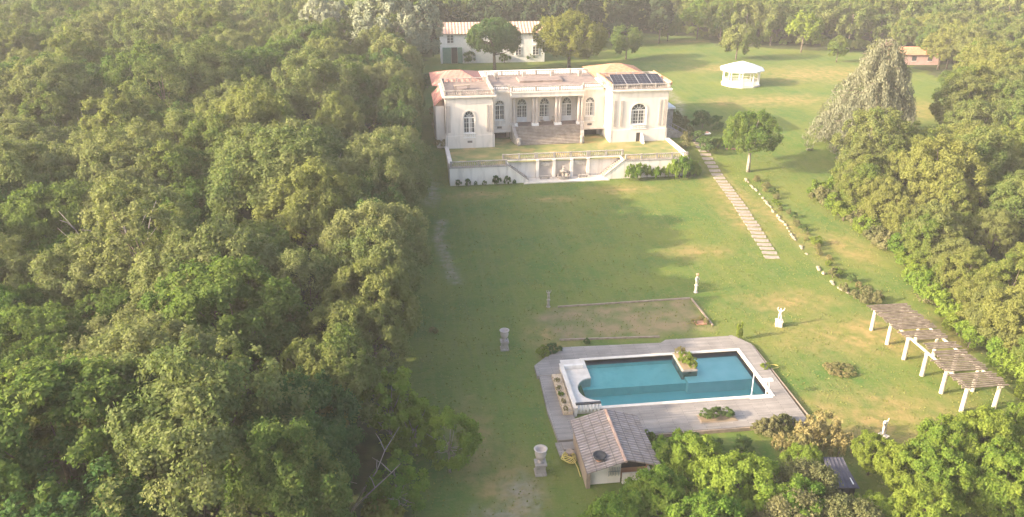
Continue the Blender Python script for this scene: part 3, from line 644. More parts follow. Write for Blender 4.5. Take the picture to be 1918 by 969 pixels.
for (x, z0, z1, w) in ((8.7, 8.0, 9.9, 1.5), (30.2, 8.0, 9.8, 1.4), (30.2, 4.8, 6.8, 1.4), (13.5, 8.0, 9.9, 1.3), (25.8, 8.0, 9.8, 1.3), (25.8, 4.8, 6.8, 1.3)):
    m = MB(); m.box(x - w / 2, x + w / 2, 199.94, 199.997, z0, z1); wi = cb(m, 'window', 'glass')
    m = MB(); m.box(x - .07, x + .07, 199.9, 199.937, z0, z1); m.box(x - w / 2 - .06, x - w / 2, 199.88, 199.997, z0, z1); m.box(x + w / 2, x + w / 2 + .06, 199.88, 199.997, z0, z1); [m.box(x - w / 2, x + w / 2, 199.9, 199.937, z0 + (z1 - z0) * k / 3 - .03, z0 + (z1 - z0) * k / 3 + .03) for k in (1, 2)]; m.box(x - w / 2 - .1, x + w / 2 + .1, 199.8, 199.997, z0 - .12, z0 - .003); cb(m, 'frame', 'trim', wi)
m = MB(); m.box(8.9, 10.4, 199.93, 199.997, 3.0, 6.9); cb(m, 'doorway', 'darkgap')
for (a, b) in ((6.7, 8.85), (10.45, 11.6)):
    m = MB(); m.box(a, b, 199.7, 199.9, 3.0, 6.9); [m.box(a + .05, b - .05, 199.66, 199.697, z, z + .15) for z in (3.4, 5, 6.3)]; cb(m, 'shutter_door', 'green')
m = MB(); m.box(29.4, 31, 199.3, 199.9, 7.2, 7.35); m.build('awning', 'trim', cot, (18.4, 200, 3))

# red-roofed barn on the right, orange roof
def small_house(name, lab, x, y, w, d, h, rh, rz, wall='white2', roof='orangetile'):
    z = gz(x, y); t = thing(name, lab, 'house', (x, y, z), rz)
    MB().box(-w / 2, w / 2, 0, d, -.5, h).build('wall', wall, t)
    m = MB(); a, b = -w / 2 - .4, w / 2 + .4
    m.face([(a, -.5, h - .1), (b, -.5, h - .1), (b, d / 2, h + rh), (a, d / 2, h + rh)]); m.face([(b, d + .5, h - .1), (a, d + .5, h - .1), (a, d / 2, h + rh), (b, d / 2, h + rh)])
    m.face([(a, -.5, h - .1), (a, d / 2, h + rh), (a, d + .5, h - .1)]); m.face([(b, -.5, h - .1), (b, d + .5, h - .1), (b, d / 2, h + rh)]); m.build('roof', roof, t)
    m = MB(); m.box(-w * .3, -w * .3 + 1.2, -.04, -.003, .0, 2.1); m.build('door', 'darkgap', t)
    for k in (0, .28):
        m = MB(); m.box(w * k, w * k + 1.1, -.04, -.003, 1, 2.1); wi = m.build('window', 'glass', t); m = MB(); m.box(w * k - .08, w * k + 1.18, -.1, -.043, .88, .98); m.build('sill', 'trim', wi)
    return t
M['pinkwall'] = noisy('pink_render', (.42, .27, .24), (.5, .33, .3), .8, .9)
small_house('barn', 'low pinkish outbuilding with bright orange tiled roof behind the weeping cedar', 122.5, 184, 14, 6, 2.6, 1.4, R(-8), 'pinkwall')
_x, _y = P(1425, 45, 3)
small_house('distant_house', 'small far house with faded red roof among the dark trees', _x, _y, 8, 6, 3.5, 1.8, R(-12), 'white2', 'redtile')

# ---------------------------------------------------------------- gazebo
gzx, gzy = 71.2, 166.5
gaz = thing('gazebo', 'round white garden gazebo with pointed roof on the back lawn', 'gazebo', (gzx, gzy, gz(gzx, gzy)))
m = MB(); n = 10
m.lathe([(4.85, 3.3), (4.9, 3.5), (4.5, 3.75), (2.5, 4.45), (.1, 5.1)], (0, 0, 0), n); m.build('roof', 'trim', gaz)
m = MB(); m.lathe([(4.3, -.3), (4.3, .3), (4.2, .32)], (0, 0, 0), n); m.build('floor', 'coping', gaz)
for k in range(n):
    t = 2 * math.pi * k / n; t2 = 2 * math.pi * (k + 1) / n; a = (3.95 * math.cos(t), 3.95 * math.sin(t)); b = (3.95 * math.cos(t2), 3.95 * math.sin(t2))
    MB().lathe([(.14, .3), (.12, 3.3)], (a[0], a[1], 0), 8).build('post', 'trim', gaz)
    m = MB(); m.beam((*a, 1.2), (*b, 1.2), .08); m.beam((*a, .5), (*b, .5), .08)
    for i in range(1, 9):
        f = i / 9; m.beam((a[0] + (b[0] - a[0]) * f, a[1] + (b[1] - a[1]) * f, .5), (a[0] + (b[0] - a[0]) * f, a[1] + (b[1] - a[1]) * f, 1.2), .06)
    m.build('railing', 'trim', gaz); MB().beam((*a, 3.1), (*b, 3.1), .1, .3).build('lintel', 'trim', gaz)

# ---------------------------------------------------------------- pool and deck
DZ = .35
def hole_sheet(mb, outer_rects, z0, z1):
    for (x0, x1, y0, y1) in outer_rects: mb.box(x0, x1, y0, y1, z0, z1)
PX0, PX1, PY0, PY1 = 13.95, 28.55, 53.0, 60.3
dk = thing('pool_deck', 'grey plank deck laid around the swimming pool', 'deck', (0, 0, 0))
m = MB()
# pieces butt end to end around the basin
poly_right = [(28.9, 52.65), (28.9, 60.65), (22.4, 60.65), (22.4, 63.1), (29.2, 63.2), (30.4, 61.4), (30.1, 49.0), (28.9, 48.95)]
m.prism([(28.9, 48.9), (30.1, 49.0), (30.4, 61.4), (29.2, 63.2), (28.9, 63.2)], -.1, DZ)
m.prism([(12.3, 62.9), (12.3, 60.652), (28.898, 60.652), (28.898, 63.1), (22.5, 63.1), (21.9, 62.6)], -.1, DZ)
m.prism([(15.6, 48.9), (28.898, 48.9), (28.898, 52.648), (13.9, 52.648), (13.9, 48.9)], -.1, DZ)
m.build('front_boards', 'deck', dk)
m = MB(); m.prism([(9.3, 60.0), (9.3, 58.3), (11.2, 58.3), (11.748, 58.6), (11.748, 60.648), (12.298, 60.652), (12.298, 62.4), (10.6, 61.4)], -.1, DZ); m.prism([(9.5, 58.297), (9.35, 53), (9.55, 49), (11.4, 49), (11.45, 58.297)], -.1, DZ - .04)
m.build('side_boards', 'deck', dk)
m = MB(); m.prism([(9.3, 48.9), (9.4, 47.3), (10.9, 47.3), (10.9, 48.9)], -.1, .18); m.prism([(9.75, 48.7), (9.8, 47.8), (10.8, 47.8), (10.8, 48.7)], .183, .32); m.build('lower_step', 'deck', dk)
m = MB(); m.box(15.6, 30.15, 48.78, 48.897, -.1, DZ - .05); m.box(30.45, 30.55, 49, 61.2, -.1, DZ - .06); m.build('edge_board', 'wood', dk)
pool = thing('swimming_pool', 'blue-green rectangular swimming pool with rounded bay and cream coping', 'pool', (0, 0, 0))
m = MB(); t = .35
m.box(PX0, PX1 + t, PY1, PY1 + t, -.2, DZ + .05); m.box(PX0, PX1 + t, PY0 - t, PY0, -.2, DZ + .05); m.box(PX1, PX1 + t, PY0, PY1, -.2, DZ + .05)
m.build('coping', 'coping', pool)
m = MB(); cy, r = 55.6, 1.75     # cream patio with the round bay cut out of it
arc = [(PX0 - r * .85 * math.sin(math.pi * i / 16), cy - r * math.cos(math.pi * i / 16)) for i in range(17)]
m.prism([(11.75, 52.65), (PX0, 52.65)] + arc + [(PX0, 58.9), (11.75, 58.9)], -1.0, DZ + .045)
m.box(PX0 - t, PX0, 58.903, PY1 + t, -.2, DZ + .05); m.box(11.75, PX0 - t, 58.903, PY1 + t, -.2, DZ)
m.build('patio', 'coping', pool)
m = MB()
z = -1.35
m.box(12.2, 14.2, PY0 - .1, 57.6, z, -.9) if False else None
m.box(12.2, 22.6, 56.9, PY1 + .1, z - .3, -.55); m.build('shelf', 'liner', pool)
m = MB(); m.box(22.6, PX1 + .1, 56.4, PY1 + .1, z - .3, -.25); m.build('cloud_reflection', 'liner_reflection', pool)  # pale raised floor; a cloud reflection is put into its colour
m = MB(); m.box(12.2, PX1 + .1, PY0 - .1, 56.9, z - .5, z); m.build('floor', 'liner_deep', pool)
m = MB(); m.box(12.1, PX1 + .2, PY1, PY1 + .15, z, DZ - .02); m.box(12.1, PX1 + .2, PY0 - .15, PY0, z, DZ - .02); m.box(PX1, PX1 + .15, PY0, PY1, z, DZ - .02); m.box(12.1, 12.25, PY0, PY1, z, DZ - .1); m.build('basin_wall', 'liner', pool)
m = MB(); m.face([(12.2, PY0, .25), (PX1, PY0, .25), (PX1, PY1, .25), (12.2, PY1, .25)]); tag(m.build('water', 'water', None), kind='structure')
# planter in the pool
pl = thing('stone_planter', 'long dark stone planter jutting into the pool from its far edge', 'planter', (23.0, 58.6, 0))
m = MB(); m.box(-.65, .75, -1.15, 1.9, -1.2, .42); m.build('box', 'stone', pl)
m = MB(); m.box(-.55, .65, -1.05, 1.8, .42, .47); m.build('soil', 'soil', pl)
# bed in the deck
pb = thing('planting_bed', 'long low planting bed set into the pool deck', 'planter', (22.9, 50.3, 0)); m = MB(); m.box(-1.55, 1.55, -.6, .55, -.1, .39); m.build('frame', 'wood', pb)
m = MB(); m.box(-1.45, 1.45, -.5, .45, .393, .42); m.build('soil', 'soil', pb)
# patio low wall and planter strip
lw = thing('low_wall', 'low pale wall along the left side of the pool patio', 'wall', (11.6, 55.5, 0))
m = MB(); m.box(-.13, .13, -3.2, 3.7, 0, .8); m.build('wall', 'white2', lw); m = MB(); m.box(-.18, .18, -3.25, 3.75, .803, .88); m.build('coping', 'coping', lw)
m = MB(); m.box(.15, 2.0, 3.45, 3.7, .35, .75); m.build('return_wall', 'white2', lw)
gp = thing('gravel_bed', 'narrow sandy raised bed beside the pool patio wall', 'planter', (10.95, 55.2, .2)); m = MB(); m.box(-.4, .4, -3.0, 2.8, 0, .4); m.build('bed', 'pot', gp)
# railing by the hut
rl = thing('railing', 'short white baluster rail with dark top between hut and patio', 'railing', (12.75, 52.45, DZ))
m = MB(); [m.lathe([(.07, 0), (.1, .3), (.06, .75)], (-1 + i * .3, 0, 0), 6) for i in range(7)]; m.build('balusters', 'trim', rl); MB().box(-1.15, .95, -.12, .12, .75, .86).build('rail', 'blackm', rl)
# pool lift frame / ladder at right
ld = thing('diving_frame', 'slim white pole frame standing at the right corner of the pool', 'frame', (27.4, 53.2, DZ))
m = MB(); m.tube([(-.6, -.45, 0), (-.5, -.2, 1.5), (-.35, .1, 2.0)], .035, 6); m.tube([(.7, -.45, 0), (.75, -.1, 1.35)], .035, 6); m.tube([(1.1, -.3, 0), (.95, -.1, 1.35)], .035, 6); m.build('poles', 'trim', ld)
MB().box(.45, 1.25, -.3, .1, 1.35, 1.47).build('seat', 'trim', ld); MB().box(-.75, 1.25, -.7, -.42, 0, .06).build('foot', 'trim', ld)

# ---------------------------------------------------------------- pool hut
hut = thing('pool_house', 'small pool hut with weathered grey-brown tiled gable roof', 'hut', (13.25, 46.1, 0))
def gable(mb, x0, xr, x1, y0, y1, ze0, zr, ze1, th=.12):
    mb.prism([(x0, y0), (xr, y0), (xr, y1), (x0, y1)], [ze0, zr, zr, ze0], [ze0 + th, zr + th, zr + th, ze0 + th])
    mb.prism([(xr, y0), (x1, y0), (x1, y1), (xr, y1)], [zr, ze1, ze1, zr], [zr + th, ze1 + th, ze1 + th, zr + th])
m = MB(); m.box(-2.3, -.0, -2.1, 2.6, 0, 1.85); m.prism([(-2.3, -2.1), (0, -2.1), (0, 2.6), (-2.3, 2.6)], 1.85, [1.88, 2.58, 2.58, 1.88]); m.build('wall', 'white2', hut)
m = MB(); m.box(.0, 2.2, -1.6, 2.6, 0, 1.9); m.build('brick_wall', 'terracotta', hut)
m = MB(); m.prism([(-2.75, -3.2), (-.06, -3.2), (-.06, 3.1), (-2.75, 3.1)], [1.85, 2.65, 2.65, 1.85], [1.97, 2.77, 2.77, 1.97]); m.build('left_roof_slope', 'huttile', hut)
m = MB(); m.prism([(.06, -3.0), (2.65, -3.0), (2.55, 3.1), (.06, 3.1)], [2.65, 1.9, 1.9, 2.65], [2.77, 2.02, 2.02, 2.77]); m.build('right_roof_slope', 'huttile', hut)
m = MB(); m.tube([(0, -3.25 + i * .35, 2.75 + (.03 if i % 2 else 0)) for i in range(19)], .13, 7); m.build('ridge_tiles', 'ridge', hut)
m = MB(); m.box(-2.6, -2.303, -2.5, 2.4, 0, 1.78); m.build('plank_wall', 'wood', hut)
m = MB(); m.box(0.1, 2.1, -2.3, -2.15, 0, .9); m.box(2.1, 2.25, -2.3, -1.6, 0, .9); m.build('low_front_wall', 'white2', hut)
m = MB(); m.box(.12, 2.0, -1.64, -1.603, .9, 1.85); m.build('dark_opening', 'darkgap', hut)
MB().beam((2.15, -2.85, 1.1), (2.15, -2.85, 1.93), .14).build('post', 'wood', hut)
m = MB(); [m.beam((-.9 + i * .12, -2.2, .7 + .1 * (i % 2)), (-.9 + i * .12, -2.25, 1.5), .035) for i in range(7)]; m.beam((-.95, -2.2, 1.1), (-.1, -2.2, 1.1), .04); m.build('metal_rack', 'metal', hut)
bw = thing('black_bowl', 'round black metal cowl sitting on the lower left of the hut roof', 'chimney cowl', (11.6, 43.9, 2.33))
m = MB(); m.lathe([(.2, 0), (.42, .15), (.5, .35), (.46, .37), (.34, .2), (.1, .12)], (0, 0, 0), 18); m.build('bowl', 'blackm', bw, smooth=True); MB().lathe([(.26, -.12), (.24, .04)], (0, 0, 0), 14).build('collar', 'terracotta', bw)
hs = thing('garden_hose', 'coiled yellow garden hose hanging at the left wall of the hut', 'hose', (9.95, 46.7, 0))
m = MB()
for k in range(7):
    rr = .55 - .04 * k; m.tube([(rr * math.cos(t * math.pi / 9) + rnd.uniform(-.03, .03), rr * math.sin(t * math.pi / 9), .35 + .05 * k + .15 * math.sin(t * .7 + k)) for t in range(19)], .035, 5)
m.tube([(.3, -.3, .5), (.5, -1.0, .2), (.55, -1.8, .05)], .03, 5); m.build('coil', 'yellow', hs); MB().lathe([(.12, 0), (.1, .9), (.3, .95), (.3, 1.0)], (.05, 0, 0), 10).build('reel_stand', 'wood', hs)
h2 = MB(); h2.tube([(P(1440, 688)[0] + .9 * math.cos(t / 3.) * (1 + .1 * t / 12), P(1440, 688)[1] + .35 * math.sin(t / 3.), .05) for t in range(18)], .035, 5)
tag(h2.build('hose_loop', 'yellow'), 'loop of pale hose on the grass right of the deck', 'hose')

# ---------------------------------------------------------------- pergola
pg = thing('pergola', 'long pergola of pale round posts with weathered slatted timber top', 'pergola', (0, 0, 0))
yps = [63.1, 60.3, 57.5, 54.7, 51.9, 49.2]
for i, y in enumerate(yps):
    for x in (43.6, 46.5):
        MB().lathe([(.2, -.1), (.19, .1), (.17, 2.15), (.22, 2.2), (.22, 2.3)], (x, y, 0), 12).build('post', 'pergpost', pg)
for x in (43.6, 46.5):
    m = MB(); m.beam((x, 63.4, 2.38), (x + .03, 48.9, 2.36), .16, .16); m.build('beam', 'pergpost', pg)
gapy = [(56.1, 56.8)]
y = 63.5; k = 0
while y > 48.8:
    if not (56.1 < y < 56.7) and not (k % 13 == 5 and y < 60):
        j = rnd.uniform(-.06, .06); x0 = 42.95 + rnd.uniform(-.12, .12); x1 = 47.0 + rnd.uniform(-.15, .15)
        if 53.2 < y < 57.2: x0 += 1.0
        MB().beam((x0, y + j, 2.53 + rnd.uniform(0, .02)), (x1, y - j, 2.52), .09, .1).build('slat', 'pergbeam', pg)
    y -= .28; k += 1
# ---------------------------------------------------------------- urns, statues
def urn(loc, lab, s=1.0):
    t = thing('garden_urn', lab, 'urn', loc, 0, 'stone urns on the left side of the lawn')
    m = MB(); m.box(-.42, .42, -.42, .42, -.1, .16); m.box(-.34, .34, -.34, .34, .16, .86); m.box(-.42, .42, -.42, .42, .863, .98); m.build('pedestal', 'stone', t)
    m = MB(); m.lathe([(.26, .98), (.12, 1.1), (.12, 1.2), (.34, 1.42), (.42, 1.75), (.36, 1.9), (.48, 2.1), (.5, 2.16), (.38, 2.16), (.32, 1.95), (.1, 1.8)], (0, 0, 0), 20); m.build('bowl', 'pilaster', t, smooth=True)
    t.scale = (s, s, s)
urn((*P(945, 654), 0), 'weathered stone urn on a pedestal alone on the shaded lawn near the forest', .95)
urn((*P(1012, 886), 0), 'large stone urn on a pedestal left of the pool hut', 1.02)
def skin_mesh(name, verts, edges, radii, sub=1):
    me = bpy.data.meshes.new(name); me.from_pydata(verts, edges, []); o = bpy.data.objects.new(name, me); COL.objects.link(o)
    md = o.modifiers.new('s', 'SKIN'); md.use_smooth_shade = True; o.modifiers.new('u', 'SUBSURF').levels = sub
    for i, r in enumerate(radii): me.skin_vertices[0].data[i].radius = (r, r)
    me.skin_vertices[0].data[0].use_root = True
    dg = bpy.context.evaluated_depsgraph_get(); dg.update(); m2 = bpy.data.meshes.new_from_object(o.evaluated_get(dg)); bpy.data.objects.remove(o)
    return m2
def statue(loc, lab, pose, mat, ped, rz=0, s=1.0):
    t = thing('garden_statue', lab, 'statue', loc, rz); t.scale = (s, s, s)
    if ped == 'column': MB().lathe([(.3, -.1), (.3, .08), (.2, .12), (.18, 1.0), (.26, 1.04), (.26, 1.12)], (0, 0, 0), 14).build('pedestal', mat, t, smooth=False); h = 1.12
    elif ped == 'block':
        m = MB(); m.box(-.32, .32, -.3, .3, -.1, .62); m.box(-.38, .38, -.36, .36, .623, .72); m.build('pedestal', mat, t); h = .72
    else: MB().lathe([(.32, -.1), (.3, .2), (.16, .3)], (0, 0, 0), 12).build('pedestal', mat, t); h = .28
    V = [(0, 0, .72), (0, 0, .9), (0, -.01, 1.1), (0, 0, 1.2), (0, -.02, 1.32), (0, 0, 1.4),
         (-.1, 0, .66), (-.11, -.05, .36), (-.1, 0, .05), (.1, 0, .66), (.13, -.09, .38), (.12, .02, .05),
         (-.19, 0, 1.1), (.19, 0, 1.1), (-.34, -.03, .95), (.34, -.03, .95), (-.3, -.12, .78), (.3, -.12, .78), (-.1, -.14, .03), (.12, -.12, .03)]
    if pose == 'up': V[14] = (-.33, 0, 1.27); V[16] = (-.26, -.02, 1.52); V[15] = (.34, 0, 1.24); V[17] = (.36, -.03, 1.5)
    if pose == 'one': V[14] = (-.3, 0, 1.3); V[16] = (-.22, 0, 1.55)
    E = [(0, 1), (1, 2), (2, 3), (3, 4), (4, 5), (0, 6), (6, 7), (7, 8), (0, 9), (9, 10), (10, 11), (2, 12), (2, 13), (12, 14), (14, 16), (13, 15), (15, 17), (8, 18), (11, 19)]
    rad = [.15, .12, .14, .06, .11, .08, .1, .08, .05, .1, .08, .05, .08, .08, .055, .055, .04, .04, .04, .04]
    me = skin_mesh('figure', V, E, rad); f = link('figure', me, mat, t, (0, 0, h))
    m = MB(); m.lathe([(.26, -.02), (.24, .06), (.12, .1)], (0, 0, 0), 12); m.build('plinth', mat, t, loc=(0, 0, h))
    if pose == 'one':
        m = MB(); m.tube([(.1, .08, .1), (.16, .1, .5), (.08, .1, .8)], [.12, .14, .08], 8); m.build('drapery', mat, t, loc=(0, 0, h), smooth=True)
    return t
M['statue'] = noisy('pale_statue_stone', (.60, .51, .41), (.70, .61, .51), 3, .85, c3=(.4, .33, .26), s3=6)
M['statuedark'] = noisy('lichened_stone', (.30, .26, .21), (.4, .35, .28), 3, .9)
s1 = statue((*P(1303, 548), 0), 'tall pale statue with terracotta flowers on its head beside the dry plot', 'down', 'statue', 'column', .4, .8)
MB().lathe([(.1, 0), (.2, .15), (.22, .3), (.05, .34)], (0, 0, 2.5), 10).build('flower_pot', 'terracotta', s1)
statue((*P(1458, 611), 0), 'white statue of a figure with both arms raised on a block in the sunny lawn', 'up', 'statue', 'block', -.3, .95)
s3_ = statue((*P(1027, 575), 0), 'slim greyish statue at the left end of the dry garden plot', 'up', 'statuedark', 'column', .2, .75)
statue((*P(1650, 830), 0), 'pale statue with raised arms partly hidden by the bright trees at lower right', 'up', 'statue', 'block', .5, 1.0)

# ---------------------------------------------------------------- path, garden wall, plot
pth = [(41.3, 81.3), (42.9, 90), (44.4, 99.2), (45.8, 109), (46.2, 117), (46.5, 124)]
def along(pts, step):
    out = []; carry = 0
    for a, b in zip(pts[:-1], pts[1:]):
        a = Vector(a); b = Vector(b); L_ = (b - a).length; t = carry
        while t < L_: out.append((a + (b - a) * t / L_, (b - a).normalized())); t += step
        carry = t - L_
    return out
fs = []
for i in range(4):
    m = MB(); k = 7; pts = [(.85 * (1 + .06 * rnd.uniform(-1, 1)) * sx, .40 * sy * (1 + .1 * rnd.uniform(-1, 1))) for sx, sy in ((-1, -1), (0, -1.05), (1, -.95), (1.02, 0), (1, 1), (0, 1.02), (-1, 1), (-1.03, .1))]
    m.prism(pts, -.25, .05); fs.append(m.mesh('paving_slab'))
for i, (p, d) in enumerate(along(pth, 1.3)):
    o = bpy.data.objects.new('paving_slab', fs[i % 4]); COL.objects.link(o)
    if not fs[i % 4].materials: fs[i % 4].materials.append(M['flag'])
    z = gz(p.x, p.y); z2 = gz(p.x, p.y + .5)
    o.location = (p.x + rnd.uniform(-.06, .06), p.y, z + .01 + .02 * (i % 3)); o.rotation_euler = (math.atan((z2 - z) / .5), 0, math.atan2(d.y, d.x) - R(90) + rnd.uniform(-.06, .06))
    tag(o, 'flat stone slab in the stepping path climbing from the lawn to the villa', 'paving slab', 'slabs of the stepping path')
def rock_mesh(seed, r=1.0):
    rr = random.Random(seed); bm = bmesh.new(); bmesh.ops.create_icosphere(bm, subdivisions=2, radius=r)
    for v in bm.verts:
        v.co.x *= 1.0 + rr.uniform(-.15, .15); v.co.y *= .7; v.co.z *= .55; v.co += Vector([rr.uniform(-.1, .1) * r for _ in range(3)])
    me = bpy.data.meshes.new('stone'); bm.to_mesh(me); bm.free(); me.materials.append(M['fieldstone']); return me
rocks = [rock_mesh(i) for i in range(4)]
wp = [(49.7, 110), (49.2, 104), (48.4, 98), (47.4, 91), (46.2, 84), (45.2, 77), (44.9, 73), (46.0, 69.8)]
i = 0
for (p, d) in along(wp, .56):
    i += 1
    if (i % 23) in (4, 5, 11, 17) or rnd.random() < (.1 if p.y > 86 else .45): continue
    o = bpy.data.objects.new('wall_stone', rocks[i % 4]); COL.objects.link(o); s = rnd.uniform(.2, .34)
    o.location = (p.x + rnd.uniform(-.12, .12), p.y, gz(p.x, p.y) + .05); o.scale = (s * 1.15, s, s * rnd.uniform(.8, 1.3)); o.rotation_euler = (0, 0, math.atan2(d.y, d.x) + rnd.uniform(-.3, .3))
    tag(o, 'pale field stone in the low rough border running beside the stepping path', 'stone', 'stones of the rough border')
# timber edging of the dry garden plot
for (a, b, lab) in ((P(1045, 576), P(1292, 560), 'far'), (P(1295, 561), P(1335, 611), 'right'), (P(1048, 638), P(1235, 632), 'near')):
    m = MB(); m.beam((*a, .08), (*b, .08), .14, .16); tag(m.build('edging_board', 'wood'), 'weathered timber edging along the %s side of the dry garden plot' % lab, 'edging', 'edging boards of the garden plot')
_p = P(1312, 606); fp = thing('flower_patch', 'small patch of orange-red flowers at the right corner of the dry plot', 'flowers', (*_p, 0))
m = MB(); m.box(-.55, .55, -.35, .35, 0, .12); m.build('tray', 'terracotta', fp)

# shed with dark sheet roof at the bottom
sx, sy = 28.2, 41.0
sd = thing('shed', 'low shed with dark grey sheet metal roof between the trees at the bottom', 'shed', (sx, sy, 0), R(-8))
sd.scale = (.8, .8, .9)
MB().box(-1.0, 1.0, -1.4, 1.6, 0, 1.75).build('wall', 'blackm', sd)
m = MB(); m.prism([(-1.2, -1.7), (1.2, -1.7), (.95, 2.0), (-.7, 2.0)], [1.75, 1.75, 2.05, 2.05], [1.83, 1.83, 2.13, 2.13]); r_ = m.build('roof', 'shedroof', sd)
m = MB(); [m.beam((-1.0 + i * .4, -1.7, 1.86), (-.6 + i * .32, 2.0, 2.16), .04, .05) for i in range(6)]; m.build('roof_ribs', 'shedroof', r_)
m = MB(); m.box(.75, .85, -1.3, -.5, 1.86, 1.93); m.build('bracket', 'trim', sd)
MB().box(-.4, .5, -1.43, -1.403, 0, 1.6).build('door', 'shedroof', sd)
# little well with red and white cap right of the villa
wx, wy = P(1319, 250, 3.6)
wl_ = thing('well_cap', 'small white slab with reddish top among bushes right of the villa', 'table', (wx, wy, gz(wx, wy)), .1)
MB().box(-1.0, 1.0, -.5, .5, .75, .92).build('slab', 'trim', wl_); MB().box(-.7, .7, -.3, .45, .923, 1.05).build('top', 'terracotta', wl_)
for q_ in (-.7, .7): MB().box(q_ - .15, q_ + .15, -.35, .35, 0, .75).build('leg', 'stone', wl_)
# planks of wood on the ground to the right of villa
m = MB(); m.beam((50.2, 120.2, gz(50.2, 120.2) + .1), (53.6, 120.0, gz(53.6, 120) + .1), .35, .15); tag(m.build('timber_beam', 'terracotta'), 'reddish timber lying on the slope by the stepping path', 'timber')
# steep drain stones / small stones
_x, _y = P(1268, 640); m = MB(); m.lathe([(.25, 0), (.3, .12), (.05, .2)], (_x, _y, 0), 9); tag(m.build('floor_lamp', 'trim'), 'small round white lamp in the grass behind the pool', 'lamp')
# ==== foliage
# ---------------------------------------------------------------- foliage
def unit(a): return a / (np.linalg.norm(a, axis=1, keepdims=True) + 1e-9)
def leaf_quads(c, n, s, rs, elong=1.5):
    t = unit(np.cross(n, rs.normal(size=c.shape))); b = np.cross(n, t); s = s[:, None]
    bend = n * s * .18
    return np.stack([c - t * s * elong * .5, c + b * s * .5 - bend, c + t * s * elong * .5, c - b * s * .5 - bend], 1).reshape(-1, 3)
def quads_mesh(name, V):
    V = np.asarray(V, np.float32); n = len(V) // 4; me = bpy.data.meshes.new(name)
    me.vertices.add(len(V)); me.vertices.foreach_set('co', V.reshape(-1))
    me.loops.add(4 * n); me.loops.foreach_set('vertex_index', np.arange(4 * n, dtype=np.int32))
    me.polygons.add(n); me.polygons.foreach_set('loop_start', np.arange(0, 4 * n, 4, dtype=np.int32)); me.update(calc_edges=True)
    return me
def clump_leaves(cl, nleaf, size, rs, up=.25, rndn=.75, flat=1.0, elong=1.5):
    """cl: rows of centre xyz, radius, outward xyz"""
    w = cl[:, 3] ** 2; cnt = np.maximum(3, (nleaf * w / w.sum())).astype(int); idx = np.repeat(np.arange(len(cl)), cnt)
    d = unit(rs.normal(size=(len(idx), 3))); out = cl[idx, 4:7]
    neg = (d * out).sum(1) < -.25; d[neg] *= -1
    r = cl[idx, 3] * (.55 + .5 * rs.rand(len(idx)) ** .8 + .35 * (rs.rand(len(idx)) > .88) * rs.rand(len(idx))) * (1 + .32 * np.sin(d[:, 0] * 5 + idx) * np.cos(d[:, 1] * 6 + idx * .7) + .15 * np.sin(d[:, 2] * 9 + idx * 2.1))
    off = d * r[:, None]; off[:, 2] *= flat
    c = cl[idx, :3] + off
    n = unit(d + out * .35 + np.array([0, 0, up]) + rndn * rs.normal(size=d.shape))
    return leaf_quads(c, n, size * (.55 + .9 * rs.rand(len(c))), rs, elong)
def dome_clumps(rs, n, Rr, zc, zr, rmin, rmax, low=-.45, inner=.55, lobes=5, spiky=0.0):
    """clumps gathered in a few big lobes so that the outline is uneven"""
    L = unit(rs.normal(size=(lobes, 3))); L[:, 2] = np.abs(L[:, 2]) * .9 - .15; lr = .45 + .25 * rs.rand(lobes)
    out = []
    while len(out) < n:
        d = unit(rs.normal(size=(1, 3)))[0]
        if d[2] < low: continue
        k = np.max(L @ d)                       # near a lobe axis the crown bulges
        f = .72 + .34 * max(0, k) ** 3 + rs.uniform(-.10, .08)
        if rs.rand() > inner: f *= rs.uniform(.45, .95)
        p = d * f; r = rs.uniform(rmin, rmax)
        q = np.array([p[0] * Rr, p[1] * Rr, zc + p[2] * zr + spiky * rs.rand() * max(0, d[2])])
        o = unit(np.array([[d[0], d[1], d[2] * .8 + .25]]))[0]
        out.append([*q, r, *o])
    return np.array(out)
def trunk_mb(rs, h, r, cl, nlimb=7, lean=.3):
    m = MB(); top = np.array([rs.uniform(-lean, lean), rs.uniform(-lean, lean), h])
    m.tube([(0, 0, -.3), (top[0] * .2, top[1] * .2, h * .3), (top[0] * .6, top[1] * .6, h * .7), tuple(top)], [r * 1.3, r, r * .75, r * .4], 7)
    for i in rs.choice(len(cl), min(nlimb, len(cl)), replace=False):
        e = cl[i, :3]; f = rs.uniform(.45, .95); s = top * f; s[2] = h * f
        mid = (s + e) / 2 + np.array([0, 0, -.2])
        m.tube([tuple(s), tuple(mid), tuple(e)], [r * .45, r * .28, r * .08], 5)
    return m
def make_tree(name, label, cat, seed, Rr, h, z0, ncl, nleaf, size, mat, bark='bark', group=None, low=-.45, rmin=.16, rmax=.30, lobes=5, inner=.55, rndn=.75, up=.25, spiky=.0, nlimb=7, trunk=True, flat=1.0, tr=.2):
    rs = np.random.RandomState(seed); zc = (z0 + h) / 2; zr = (h - z0) / 2
    cl = dome_clumps(rs, ncl, Rr, zc, zr, rmin * Rr, rmax * Rr, low, inner, lobes, spiky)
    t = thing(name, label, cat, (0, 0, 0), 0, group)
    link('crown', quads_mesh('crown', clump_leaves(cl, nleaf, size, rs, up, rndn, flat)), mat, t)
    if trunk: link('trunk', trunk_mb(rs, zc, tr, cl, nlimb).mesh('trunk', smooth=True), bark, t)
    return t
